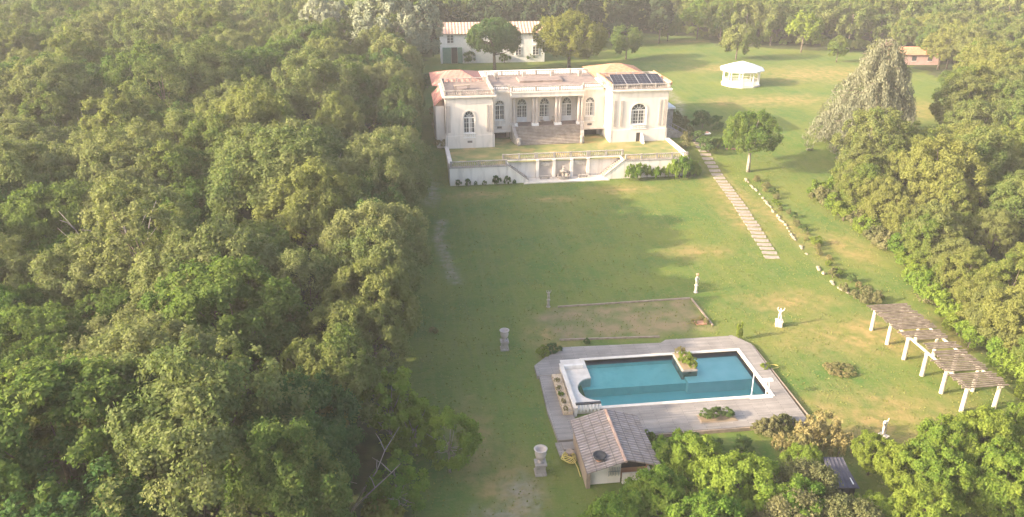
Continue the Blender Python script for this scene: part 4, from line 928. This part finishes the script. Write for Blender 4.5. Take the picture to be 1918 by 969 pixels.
def put(t, x, y, rz=None, s=1.0, z=None, label=None, group=None, first=[]):
    """the first placement moves the prototype itself, later ones are copies"""
    z = gz(x, y) if z is None else z; rz = rnd.uniform(0, 6.28) if rz is None else rz
    if t.name not in first: first.append(t.name); o = t; o.location = (x, y, z); o.rotation_euler = (0, 0, rz); o.scale = s if hasattr(s, '__len__') else (s,) * 3
    else: o = dup(t, (x, y, z), rz, s)
    if label: o['label'] = label
    if group is not None:
        o['group'] = group
    return o
M['rightleaf'] = leaf_mat('right_wood_leaf', [(.07, .13, .03), (.115, .18, .038), (.17, .215, .048), (.225, .235, .068)], .48)
FG = 'trees of the wood left of the lawn'; FL = 'broadleaf tree in the dense olive-green wood that fills the left side of the photo'
oaks = [make_tree('forest_tree', FL, 'tree', 11 + i, 4.9 + .35 * (i % 3), 11.5 + .6 * (i % 4), 2.4 if i % 2 else 3.4, 190 + 30 * (i % 3), 50000, .145, ('oak', 'oak', 'oak_grey', 'oak', 'oak_fresh', 'oak_grey', 'oak')[i], group=FG, spiky=2.4 if i in (1, 3, 5) else 1.0, lobes=4 + i % 4, rmin=.06, rmax=.17, inner=.6, up=.45, rndn=.7) for i in range(7)]
airy = [make_tree('forest_tree', FL, 'tree', 31 + i, 4.2, 13.0, 3.5, 120, 20000, .13, 'oak_grey', group=FG, spiky=2.0, inner=.8, rmin=.09, rmax=.18, nlimb=14) for i in range(2)]
shade = [make_tree('forest_tree', FL, 'tree', 41 + i, 5.0, 12.2, .8, 200, 46000, .15, 'oak_dark', group=FG, low=-.8, lobes=6, rmin=.085, rmax=.17) for i in range(2)]

def left_edge(y):
    pts = [(-10, -4), (30, -9), (45, -8.4), (52, -6.8), (60, -5.4), (75, -5.0), (84, -6.2), (92, -4.8), (98, -4.8), (104, -3.0), (115, -2.6), (128, -3.4), (150, -5), (170, -8), (200, -6), (214, -4), (216, 200)]
    return np.interp(y, [p[0] for p in pts], [p[1] for p in pts])
RW = [(47, 20), (46, 36), (50.2, 46), (51.8, 52.5), (52.5, 62), (55, 71), (58, 78), (58.2, 86), (57.6, 93), (57.2, 98), (62, 104), (70, 106), (84, 112), (95, 128), (117, 152), (124, 175), (128, 200), (122, 212), (110, 214), (104, 217), (88, 221), (87, 240), (74, 252), (60, 240), (0, 218), (0, 700), (900, 700), (900, 20)]
rc = random.Random(21)
cands = []
SP = 7.8
for j in range(0, 112):
    for i in range(-80, 90):
        x = (i + .5 * (j % 2)) * SP + rc.uniform(-1.9, 1.9); y = 14 + j * SP * .88 + rc.uniform(-1.7, 1.7)
        if y > 660 or (y > 380 and (i + j) % 2): continue
        left = (x < left_edge(y) and y < 216) or (x <= 0 and y >= 216)
        right = in_poly(x, y, RW)
        if not (left or right): continue
        if -18 < x < 6 and 150 < y < 190: continue             # the silver tree's own ground
        px, py, Z = proj(x, y, gz(x, y) + 7)
        if Z < 8: continue
        vis = -90 < px < 2010 and -70 < py < 1075
        near_out = -900 < px < 2500 and py < 1500 and Z < 190
        if not vis and not near_out: continue
        cands.append((Z, x, y, vis, left))
# a fringe of trees standing right along the lawn
fr = []
y = 36
while y < 205:
    fr.append((left_edge(y) + rc.uniform(-.3, .8), y)); y += rc.uniform(4.0, 5.6)
cands = [c for c in cands if not (c[4] and c[1] > left_edge(c[2]) - 3.6)]
def hscale(x, y):
    if x > 40: return 1
    e = S01(x, -22, -5)
    h = np.interp(y, [30, 50, 62, 75, 90, 98, 106, 134, 150], [.78, .9, .95, 1.0, 1.12, 1.0, .8, .78, 1.05])
    return 1 + (h - 1) * e
for (x, y) in fr:
    t = rc.choice(shade + shade + oaks[:3]); s = hscale(x, y) * rc.uniform(.94, 1.08)
    put(t, x, y, None, (s * .9, s * .9, s))
nl = len(fr)
cands.sort(); rest = []; nr = 0
brights = [make_tree('wood_tree', 'x', 'tree', 61 + i, 4.2, 10.5, 1.4, 150, 40000, .14, 'rightleaf', low=-.8, lobes=5, spiky=.8, rmin=.09, rmax=.18) for i in range(3)]
rolive = [make_tree('wood_tree', 'x', 'tree', 71 + i, 4.3, 11, 2.0, 150, 38000, .14, 'oak', low=-.8, lobes=5, spiky=.8, rmin=.09, rmax=.18) for i in range(2)]
RG = 'trees of the wood right of the lawn'; RL = 'leafy green tree in the dense wood covering the right side beyond the grass'
for (Z, x, y, vis, left) in cands:
    if left and vis and nl < 230 and Z < 215:
        s = hscale(x, y) * (rc.uniform(.72, 1.28) if x < -12 else rc.uniform(.8, 1.1)); t = rc.choice(oaks + oaks + airy + [shade[0]]); put(t, x, y, None, (s * rc.uniform(.95, 1.1), s * rc.uniform(.95, 1.1), s)); nl += 1
    elif not left and vis and Z < 215 and nr < 190 and x > 44:
        k = .62 if y < 56 else .72 if (y < 100 and x < 66) else 1.0
        if 108 < y < 128 and 66 < x < 83: continue            # the weeping cedar stands here
        s = k * rc.uniform(.8, 1.12); t = rc.choice(brights + brights + rolive) if (x < 85 or rc.random() < .4) else rc.choice(rolive + rolive + brights); put(t, x, y, None, (s * 1.08, s * 1.08, s), label=RL, group=RG); nr += 1
    else: rest.append((Z, x, y))
zones = {}
for o in [o for o in COL.objects if o.get('group') == FG]:
    x, y = o.location.x, o.location.y
    lvl = 'at the bottom of the photo' if y < 52 else 'level with the pool' if y < 70 else 'level with the lawn' if y < 108 else 'level with the villa' if y < 150 else 'beyond the villa'
    e = x > left_edge(y) - 3.4; px = proj(x, y, 8)[0]
    pos = 'edging the shaded grass' if e else 'just behind the outermost row' if x > left_edge(y) - 20 else 'deep in the left wood' if px > 250 else 'far left in the wood'
    o['label'] = 'green broadleaf tree %s, %s' % (lvl, pos)
    o['group'] = 'left wood trees %s, %s' % (lvl, pos)
for o in [o for o in COL.objects if o.get('group') == RG]:
    x, y = o.location.x, o.location.y; lvl = 'beside the pergola' if y < 66 else 'level with the stone border' if y < 112 else 'around and behind the weeping cedar' if y < 175 else 'at the far end of the back lawn'
    o['label'] = 'leafy green tree of the right wood %s' % lvl; o['group'] = 'right wood trees %s' % lvl
ORD = ['first', 'second', 'third', 'fourth', 'fifth', 'sixth', 'seventh', 'eighth', 'ninth']
by = {}
for o in COL.objects:
    if str(o.get('group')).startswith(('left wood trees', 'right wood trees')): by.setdefault(o['group'], []).append(o)
for g, os_ in by.items():
    if len(os_) > 9: continue
    edge = 'edging' in g or 'just behind' in g
    os_.sort(key=lambda o: o.location.y if edge else proj(o.location.x, o.location.y, 8)[0])
    for k, o in enumerate(os_): o['label'] = '%s from the %s of the %s' % (ORD[k], 'front' if edge else 'left', g.replace('left wood trees', 'left trees').replace('at the bottom of the photo', 'at the bottom').replace('just behind', 'behind').replace('around and behind', 'around').replace(', far left in the wood', ', far left').replace('deep in the left wood', 'deep in the wood'))
for o in COL.objects:
    if len(str(o.get('label', '')).split()) > 16: o['label'] = o['label'].replace(' the ', ' ')
print('forest', nl, nr, len(rest))
for i, (p, d) in enumerate(along([(49.5, 43), (51.5, 49), (53, 55), (53.2, 62), (56, 71), (59, 78), (59.4, 86), (58.8, 94), (60.5, 101), (68, 104.5), (77, 107)], 3.2)):
    s = rnd.uniform(.42, .6) if p.y < 76 else rnd.uniform(.55, .74); put(rc.choice(brights + rolive[:1]), p.x + rnd.uniform(-.2, 1.2), p.y, None, (s * 1.15, s * 1.15, s), z=gz(p.x, p.y) - .4, label='low-branched tree in the front row of the right wood, facing the grass', group='front trees of the right wood'); nr += 1
# the far woods, one mass: crowns and trunks of many trees
rs = np.random.RandomState(5); VV = []; protos = []
for k in range(7):
    cl = dome_clumps(rs, 40, 4.3, 6.2, 5.6, .7, 1.2, -.85, .6, 5, .9)
    protos.append({n_: clump_leaves(cl, n_, sz, rs) for n_, sz in ((6000, .33), (1300, .68))})
tm = MB()
for (Z, x, y) in rest:
    a = rs.rand() * 6.28; s = rs.uniform(1.25, 1.7) if Z > 380 else rs.uniform(.85, 1.35) if Z > 190 else rs.uniform(.8, 1.1); V = protos[rs.randint(7)][6000 if Z < 260 else 1300]
    ca_, sa_ = math.cos(a) * s, math.sin(a) * s; far = S01(Z, 240, 330)
    VV.append(np.stack([V[:, 0] * ca_ - V[:, 1] * sa_ + x, V[:, 0] * sa_ + V[:, 1] * ca_ + y, V[:, 2] * s * (1 + .3 * far) + gz(x, y)], 1))
    if Z < 330: tm.tube([(x, y, gz(x, y)), (x + rs.uniform(-.4, .4), y, gz(x, y) + 8 * s)], [.28, .1], 5, cap=False)
tag(link('far_woods', quads_mesh('far_woods', np.concatenate(VV)), 'oak'), kind='stuff')
tag(tm.build('far_trunks', 'bark'), kind='stuff')
# far-off wood behind the cottage: tall firs, shade put into dark leaf colours
M['firshade'] = leaf_mat('shaded_fir_leaf', [(.02, .04, .022), (.035, .055, .03), (.05, .075, .035)], .15)
fir = make_tree('fir_tree', 'tall dark tree in the shaded row behind the white cottage', 'tree', 91, 3.8, 17, 1, 60, 12000, .36, 'firshade', low=-.9, lobes=3, spiky=1, group='dark trees behind the cottage')
for i in range(17): put(fir, -6 + i * 4.7 + rc.uniform(-1, 1), 219 + rc.uniform(-2, 3) + (6 if i > 11 else 0), None, rc.uniform(.8, 1.05))

# ---- single trees
up0 = make_tree('umbrella_pine', 'grey-green umbrella pine in front of the left half of the white cottage', 'tree', 96, 5.8, 12.0, 3.4, 230, 46000, .2, 'oak_dark', low=-.6, rmin=.1, rmax=.17, lobes=18, inner=.92, up=.4, tr=.36, nlimb=14); put(up0, 18.6, 188, 1, 1)
up_ = make_tree('umbrella_pine', 'larger sunlit yellow-green umbrella pine at the right end of the white cottage', 'tree', 95, 7.9, 13.2, 2.4, 300, 60000, .23, 'pine', low=-.7, rmin=.085, rmax=.15, lobes=18, inner=.92, up=.5, tr=.4, nlimb=12); put(up_, 36.6, 188, 1, 1)
sv = make_tree('poplar_tree', 'large silvery grey-green tree left of the white cottage', 'tree', 101, 8.6, 19.5, 2.5, 300, 60000, .26, 'silver', 'palebark', low=-.85, rmin=.06, rmax=.12, lobes=7, spiky=1.2, tr=.4, nlimb=16)
put(sv, -4.8, 172, 0, 1.1)
sv2 = dup(sv, (-20, 192, 3), 1.8, (.8, .8, .9), 'second silvery grey tree further left behind the large one')
lime = make_tree('lime_tree', 'lone round-crowned green tree with forked pale trunk beside the stepping path', 'tree', 111, 4.5, 9.9, 2.0, 130, 26000, .16, 'rightleaf', 'palebark', lobes=5, low=-.5, rmin=.1, rmax=.2, tr=.26, nlimb=12)
put(lime, 51.2, 112.8, .5, 1.0)
shb = make_tree('shrub', 'x', 'bush', 99, 4.2, 8, -.3, 60, 6000, .35, 'oak', low=-.4, trunk=False)
# weeping cedar
def cedar(x, y):
    rs = np.random.RandomState(8); t = thing('weeping_cedar', 'tall weeping blue cedar with pale hanging foliage, shaped like a leaning cone', 'tree', (x, y, gz(x, y)))
    H_ = 17.5; C_ = []; N_ = []; S_ = []; m = MB(); m.tube([(0, 0, -.3), (.3, .1, 8), (-.1, 0, 14), (-.7, 0, H_ - .4)], [.55, .4, .22, .08], 8)
    for i in range(420):
        f = rs.rand() ** .75; a = rs.rand() * 6.28; rad = (1.5 + 7.0 * f ** .75) * rs.uniform(.5, 1.0) * (1 + .4 * max(0, math.cos(a - math.pi)) * f)
        zt = H_ * (1 - f ** 1.25 * .86) + rs.uniform(-.9, .5); ex, ey = rad * math.cos(a), rad * math.sin(a); L_ = rs.uniform(2.0, 5.0); n = 120
        if i % 6 == 0: m.tube([(0, 0, zt - .4), (ex * .5, ey * .5, zt + .3), (ex, ey, zt)], [.1, .07, .03], 5)
        u = rs.rand(n); c = np.stack([ex * (.75 + .3 * u ** .5) + rs.normal(size=n) * .2, ey * (.75 + .3 * u ** .5) + rs.normal(size=n) * .28, np.maximum(.2, zt + .3 - u * L_ + rs.normal(size=n) * .12)], 1)
        C_.append(c); N_.append(unit(np.stack([np.cos(a) + rs.normal(size=n) * .8, np.sin(a) + rs.normal(size=n) * .8, .1 + rs.normal(size=n) * .5], 1)))
    C_ = np.concatenate(C_); N_ = np.concatenate(N_); s = .09 + .07 * rs.rand(len(C_)); s = s[:, None]
    down = unit(np.array([0, 0, -1.]) + .35 * rs.normal(size=C_.shape)); b = unit(np.cross(N_, down))
    V = np.stack([C_ - down * s * 1.9, C_ + b * s * .5, C_ + down * s * 1.9, C_ - b * s * .5], 1).reshape(-1, 3)
    link('crown', quads_mesh('crown', V), 'cedar', t); link('trunk', m.mesh('trunk', smooth=True), 'bark', t)
cedar(74.3, 119)
for i, (x, y, s) in enumerate([(109, 176, .75), (128, 178, .8), (106, 190, .6)]): put(brights[i % 3], x, y, None, s, label='leafy tree crowding round the orange-roofed outbuilding', group='trees round the outbuilding')
for i in range(34):
    px = 1225 + i * 12; py = 62 + 34 * (i / 34.) + rc.uniform(-3, 4); x, y = P(px, py, 3); put(shb, x, y, None, rc.uniform(.22, .42), label='low bush at the foot of the far wood behind the back lawn', group='bushes at the foot of the far wood')
# trees dotted on the back lawn
back = make_tree('orchard_tree', 'x', 'tree', 121, 4.2, 9, .8, 46, 9000, .32, 'oak', low=-.8, lobes=5)
for (px, py, s, lab) in ((1378, 112, 1.0, 'dense brownish-green tree standing alone just behind the gazebo'), (1172, 112, .95, 'bushy tree at the lawn edge right of the larger umbrella pine'),
                         (1250, 78, .9, 'yellow-green tree leading the row at the left of the back lawn')):
    x, y = P(px, py, 3); put(back, x, y, None, s, label=lab)
bb = make_tree('orchard_tree', 'x', 'tree', 123, 4.4, 11, 2.6, 46, 9000, .34, 'bright', low=-.6, lobes=5)
for (px, py, s, lab) in ((1305, 74, 1.0, 'tall light green tree with visible trunk above the back lawn'), (1345, 72, .9, 'light green tree between the taller one and the dark wood'), (1500, 98, .95, 'upright grey-green tree at the foot of the far wood above the gazebo')):
    x, y = P(px, py, 3); put(bb, x, y, None, s, label=lab)
# bright leafy trees at the bottom edge
fig = [make_tree('fig_tree', 'x', 'tree', 131 + i, 3.0, 4.9, .3, 110, 30000, .12, 'fig', low=-.7, rmin=.1, rmax=.19, lobes=6, rndn=.6, up=.4) for i in range(3)]
for k, (x, y, s, lab) in enumerate([(18.3, 43.7, .78, 'bright green tree touching the right wall of the pool hut'), (14.7, 39.6, .8, 'bright green tree directly below the pool hut'), (20.3, 40.0, .95, 'bright green tree second from the hut along the bottom edge'), (11.0, 37.3, .8, 'bright green tree at the bottom edge, left of all the others below the hut'),
        (17.0, 36.0, .9, 'bright green tree cut by the bottom edge beneath the hut trees'), (23.6, 37.5, .8, 'bright green tree just left of the dark shed roof'), (29.3, 37.6, .5, 'small bright tree in front of the shed door'),
        (26.7, 43.2, .5, 'small yellow-green tree at the upper left corner of the dark shed')]): put(fig[k % 3], x, y, None, s, label=lab)
lowr = [make_tree('leafy_tree', 'x', 'tree', 161 + i, 4.2, 10.0, .4, 170, 36000, .17, 'bright', low=-.8, rmin=.09, rmax=.17, lobes=6, up=.4) for i in range(2)]
for k, (x, y, s, lab) in enumerate([(35.6, 40.6, 1.0, 'big leafy tree just below the half-hidden statue'), (39.0, 41.0, 1.05, 'big leafy tree in the middle of the lower right clump'), (33.6, 38.5, 1.0, 'leafy tree at the bottom right of the shed'), (37.4, 37.2, 1.05, 'leafy tree at the bottom edge of the lower right clump'),
        (42.8, 38.5, 1.1, 'leafy tree at the right end of the lower clump'), (44.2, 42.8, .85, 'leafy tree rising at the right picture edge below the pergola'), (31.6, 42.6, .62, 'small bright tree right of the shed roof'), (41.5, 34.8, 1, 'leafy tree in the bottom right corner'), (32.3, 40.2, .75, 'leafy tree close to the right side of the shed roof'), (30.6, 35.2, .9, 'leafy tree cut by the bottom edge right of the shed'), (38.6, 42.6, .8, 'leafy tree at the top of the lower right clump'), (41.0, 43.4, .75, 'leafy tree on the upper right slope of the lower clump')]): put(lowr[k % 2], x, y, None, s * .58, label=lab)
for k, (x, y, s, lab) in enumerate([(25.0, 39.4, .8, 'brownish olive tree left of the shed at the bottom edge'), (22.6, 36.6, .8, 'brownish olive tree cut off by the bottom edge'), (26.0, 35.6, .8, 'brownish olive tree under the shed at the bottom edge')]):
    if k == 0: ol = make_tree('olive_tree', 'x', 'tree', 141, 2.7, 4.6, .6, 90, 20000, .11, 'olive', low=-.6, lobes=6)
    put(ol, x, y, None, s, label=lab)
# tree with sparse green at the forest edge bottom
spr = make_tree('young_tree', 'x', 'tree', 151, 2.5, 5.8, .4, 60, 12000, .14, 'fig', 'palebark', inner=.7, low=-.8, rmin=.1, rmax=.22, spiky=1.4, nlimb=14, tr=.1)
for (x, y, s, lab) in ((1.0, 46.6, .85, 'sparse bright green young tree leaning out of the forest edge'), (-3.2, 49.6, 1.1, 'sparse green young tree behind the one leaning over the lawn'), (-1.4, 48.9, .8, 'sparse green young tree between the two others at the forest edge'), (-2.6, 41.8, .8, 'sparse green sapling at the lower forest edge beside bare twigs')): put(spr, x, y, None, s, label=lab)
yb = make_tree('yellow_bush', 'yellowish bush with bare twigs at the bottom of the forest edge', 'bush', 153, 1.7, 3.6, .3, 20, 3500, .2, 'pine', low=-.6); put(yb, -3.6, 39.5, None, 1)
m = MB(); rb = random.Random(4)
for i in range(9):
    p = Vector((rb.uniform(-.5, .5), rb.uniform(-.5, .5), 0)); q_ = [tuple(p)]; d = Vector((rb.uniform(-.5, .5), rb.uniform(-.4, .4), 1))
    for k in range(5): p = p + d * 1.5; d = d + Vector((rb.uniform(-.35, .35), rb.uniform(-.35, .35), -.05)); q_.append(tuple(p))
    m.tube(q_, [.09, .07, .055, .04, .03, .012], 5)
    for k in (2, 3, 4): a = Vector(q_[k]); b = a + Vector((rb.uniform(-1.2, 1.2), rb.uniform(-.8, .8), rb.uniform(.2, 1))); m.tube([tuple(a), tuple((a + b) / 2 + Vector((0, 0, .15))), tuple(b)], [.04, .03, .01], 4)
dt = m.build('dead_tree', 'palebark', smooth=True); dt.location = (-6.8, 41.5, 0); tag(dt, 'leafless grey dead tree among the dark crowns at the bottom of the forest', 'dead tree')
for (x, y, s, lab) in ((-30, 74, 1.75, 'bare dead tree poking out of the wood level with the pool'), (-14, 92, 1.7, 'bare dead tree among the crowns level with the lawn'), (-48, 118, 1.8, 'bare dead tree deep in the left wood level with the villa')):
    d2 = dt.copy(); COL.objects.link(d2); d2.location = (x, y, 0); d2.rotation_euler = (0, 0, x); d2.scale = (s * .7, s * .7, s); d2['label'] = lab

# ---- shrubs and plants
def shrub(seed, mat, Rr, h, nleaf, size, ncl=16, name='shrub', rndn=.8, up=.2, elong=None):
    return make_tree(name, 'x', 'bush', seed, Rr, h, -.15, ncl, nleaf, size, mat, low=-.3, rmin=.13, rmax=.32, lobes=4, inner=.7, spiky=.35, nlimb=4, tr=.05, rndn=rndn, up=up)
sb = shrub(201, 'bright', .9, 1.3, 2600, .09, 30); sg = shrub(202, 'oak_dark', .9, 1.3, 2600, .09, 30); so_ = shrub(203, 'olive', .8, 1.1, 2400, .08, 26); sdr = shrub(204, 'dry', .8, 1.2, 2200, .075, 26); sf = shrub(205, 'fig', .9, 1.3, 3000, .09, 30)
def pts_px(lst, proto, fmt, z=0, grp=None):
    for i, (px, py, s) in enumerate(lst):
        x, y = P(px, py, z); put(proto, x, y, None, s, z=None, label=fmt, group=grp)
# green climbers against the right part of the terrace wall
for i, (x, s) in enumerate([(31.9, 1.2), (33.3, 1.3), (34.7, 1.15), (36.2, 1.0), (37.6, .9), (38.8, 1.5), (40.0, 1.7), (41.2, 1.6), (42.3, 1.2)]):
    put(sf, x, 112.2 + .2 * rnd.random() + (x - 36) * .02, None, (s * .9, s * .8, s * 1.35), z=gz(x, 112.2) * .6, label='bright green shrub growing against the right half of the terrace wall', group='shrubs along the right terrace wall')
for i, (x, s) in enumerate([(5.4, .7), (6.9, .8), (8.0, .5), (9.4, .55), (11.2, .95), (12.9, .9), (13.9, .5)]):
    put(sg, x, 112.0, None, (s * .7, s * .7, s * 1.1), label='dark green shrub at the foot of the left terrace wall', group='shrubs along the left terrace wall')
# grey bushes by the right end of the villa
for (x, y, s) in ((44.4, 123, 1.4), (45.2, 126.5, 1.5), (44.6, 129.5, 1.7), (46.5, 131.5, 1.5), (45.6, 135, 1.8), (43.6, 121, 1.0)):
    put(so_, x, y, None, s, label='grey straggly bush beside the steps at the right end of the villa', group='grey bushes at the villa end')
for (px, py, s) in ((1315, 240, 2.1), (1335, 245, 1.8), (1325, 272, 1.8), (1308, 262, 1.4), (1345, 268, 1.4)):
    x, y = P(px, py, 3); put(sg, x, y, None, s, label='dark green bush around the white slab right of the villa', group='bushes around the white slab')
for (px, py, s) in ((770, 150, 2.6), (800, 165, 2.0), (785, 205, 1.8), (880, 118, 2.0), (945, 118, 1.5), (990, 115, 1.6), (1100, 112, 1.4)):
    x, y = P(px, py, 3); put(sg, x, y, None, s, label='dark bush in the strip between villa and cottage', group='bushes between villa and cottage')
for (px, py, s) in ((830, 232, 1.5), (826, 258, 1.3), (832, 290, 1.2)):
    x, y = P(px, py, 1.5); put(sdr, min(x, 3.2), y, None, s, label='yellowed climbing bush along the left end wall of the villa', group='yellow bushes at the left wall')
# planting along the stone border
for i, (p, d) in enumerate(along([(50.4, 109), (49.6, 100), (48.2, 91), (46.8, 81), (46.0, 74), (48, 68.5)], 1.55)):
    t = rc.choice([sdr, so_, sb, sb, so_, sg]); put(t, p.x + .7 + rnd.uniform(-.5, .6), p.y, None, rnd.uniform(.35, .8), label='low dry bush in the planted strip along the stone border', group='bushes of the border strip')
# fringe bushes of the right wood
for i, (p, d) in enumerate(along([(50.0, 47), (51.2, 53), (51.0, 61), (53.4, 70), (56.2, 78), (56.6, 86), (55.8, 94), (56.5, 101), (66, 103.5)], 2.4)):
    t = rc.choice([sb, sb, so_, sf]); put(t, p.x + rnd.uniform(-.3, 1), p.y, None, rnd.uniform(1.3, 2.1), label='bush in the uneven front edge of the right wood', group='bushes fronting the right wood')
# plants around the pool
def single(t, x, y, s, lab, z=None): put(t, x, y, None, s, z=z, label=lab)
for (x, y, s) in ((21.9, 50.25, .75), (22.8, 50.3, .8), (23.7, 50.3, .7)): put(sg, x, y, None, (s, s * .7, s * .7), z=.42, label='low dark green plant growing in the bed set into the deck', group='plants in the deck bed')
for i, (x, y, s) in enumerate(((22.95, 60.2, .55), (23.0, 58.9, .7), (23.15, 57.9, .65))): put(sdr if i < 1 else sb, x, y, None, s, z=.46, label='plant in the stone planter at the pool', group='plants in the pool planter')
for i, (px, py) in enumerate(((1043, 715), (1046, 730), (1050, 742), (1055, 754), (1060, 769))):
    x, y = P(px, py, .6); put(sb if i == 2 else sdr, x, y, None, .3, z=.58, label='small plant in the sandy raised bed', group='plants of the sandy bed')
single(sb, 30.0, 57.3, .5, 'yellow-green pot plant on the deck right of the pool')
for (x, y, s) in ((25.6, 48.4, .8), (26.5, 48.3, 1.2), (27.6, 48.5, 1.1), (28.4, 48.9, .8), (29.3, 47.0, .8)): put(so_, x, y, None, s, label='straggly olive bush along the lower edge of the deck', group='bushes below the deck')
for (x, y, s) in ((28.4, 45.6, 1.7), (29.6, 46.3, 1.9), (27.3, 44.6, 1.5), (30.4, 44.8, 1.4), (26.2, 45.6, 1.2)): put(sdr, x, y, None, (s * .8, s * .8, s * 1.2), label='tall tan dry shrub above the dark shed', group='dry shrubs above the shed')
for (x, y, s) in ((19.6, 46.9, 1.0), (21.3, 46.4, .8), (23.4, 46.2, .9)): put(sg, x, y, None, s, label='dark green bush in the shade between hut and shed', group='bushes below the pool deck')
single(sb, 16.6, 48.4, .6, 'little yellow-green bush at the upper right corner of the hut roof')
_x, _y = P(1383, 635); single(sb, _x, _y, (.35, .35, 1.3), 'slender yellow-green plant at the top right corner of the deck')
_x, _y = P(1015, 668); single(sb, _x, _y, .7, 'yellowish fan-leaved shrub at the upper left corner of the deck'); _x, _y = P(1036, 664); single(sg, _x, _y, .75, 'dark shrub beside the yellowish one at the deck corner')
_x, _y = P(1098, 645); single(sg, _x, _y, .4, 'tiny dark tuft behind the pool deck')
for k, (px, py) in enumerate(((1550, 690), (1562, 700), (1578, 705), (1592, 700), (1585, 690), (1566, 688))):
    x, y = P(px, py); put(sdr, x, y, None, (.8, .6, .3), label='low weedy tuft in the ring on the sunny lawn', group='weeds of the lawn ring')
_x, _y = P(812, 622); single(sdr, _x, _y, (.8, .5, .35), 'yellow weed patch at the forest edge by the shaded lawn')
for (px, py, s) in ((1300, 607, .4), (1322, 606, .45), (1312, 600, .35)):
    x, y = P(px, py); put(sdr, x, y, None, s, label='orange-tinged small plant at the corner of the dry plot', group='plants at the plot corner')
for (px, py, s) in ((1600, 560, .8), (1580, 545, .7), (1620, 566, .9), (1640, 566, 1.0), (1560, 520, .9)):
    x, y = P(px, py); put(so_, x, y, None, s, label='straw-coloured bush at the lower end of the stone border', group='bushes at the border end')
# grass tufts breaking up the lawn: one mass
rs = np.random.RandomState(77); n = 60000
x = rs.uniform(-2, 58, n); y = rs.uniform(38, 128, n)
keep = (edist(x, y, LAWN) > .5) & ~((x > 9) & (x < 30.7) & (y > 43) & (y < 64)) & ~((x > 4) & (x < 42) & (y > 112))
keep &= (wob(x, y, .8, 2) + rs.normal(size=n) * .5 > .1)
x = x[keep]; y = y[keep]; z = np.array([gz(a, b) for a, b in zip(x, y)]) + .04
nn = unit(np.stack([rs.normal(size=len(x)), rs.normal(size=len(x)), rs.normal(size=len(x)) * .5 + .6], 1))
M['tuft'] = leaf_mat('grass_tuft', [(.09, .15, .03), (.15, .19, .045), (.24, .23, .07)], .3)
tag(link('grass', quads_mesh('grass', leaf_quads(np.stack([x, y, z], 1), nn, .05 + .09 * rs.rand(len(x)), rs)), 'tuft'), kind='stuff')

# ---------------------------------------------------------------- haze
def haze():
    m = bpy.data.materials.new('haze_air'); m.use_nodes = True; nt = m.node_tree; nt.nodes.remove(nt.nodes['Principled BSDF'])
    v = nt.nodes.new('ShaderNodeVolumePrincipled'); v.inputs['Density'].default_value = HAZE; v.inputs['Color'].default_value = (.96, .92, .87, 1); v.inputs['Anisotropy'].default_value = .0
    nt.links.new(v.outputs[0], nt.nodes['Material Output'].inputs['Volume']); M['haze'] = m
    mb = MB(); mb.box(-760, 860, -80, 800, -3.6, 40); tag(mb.build('haze', 'haze'), kind='stuff')
HAZE = 0.00043
haze()
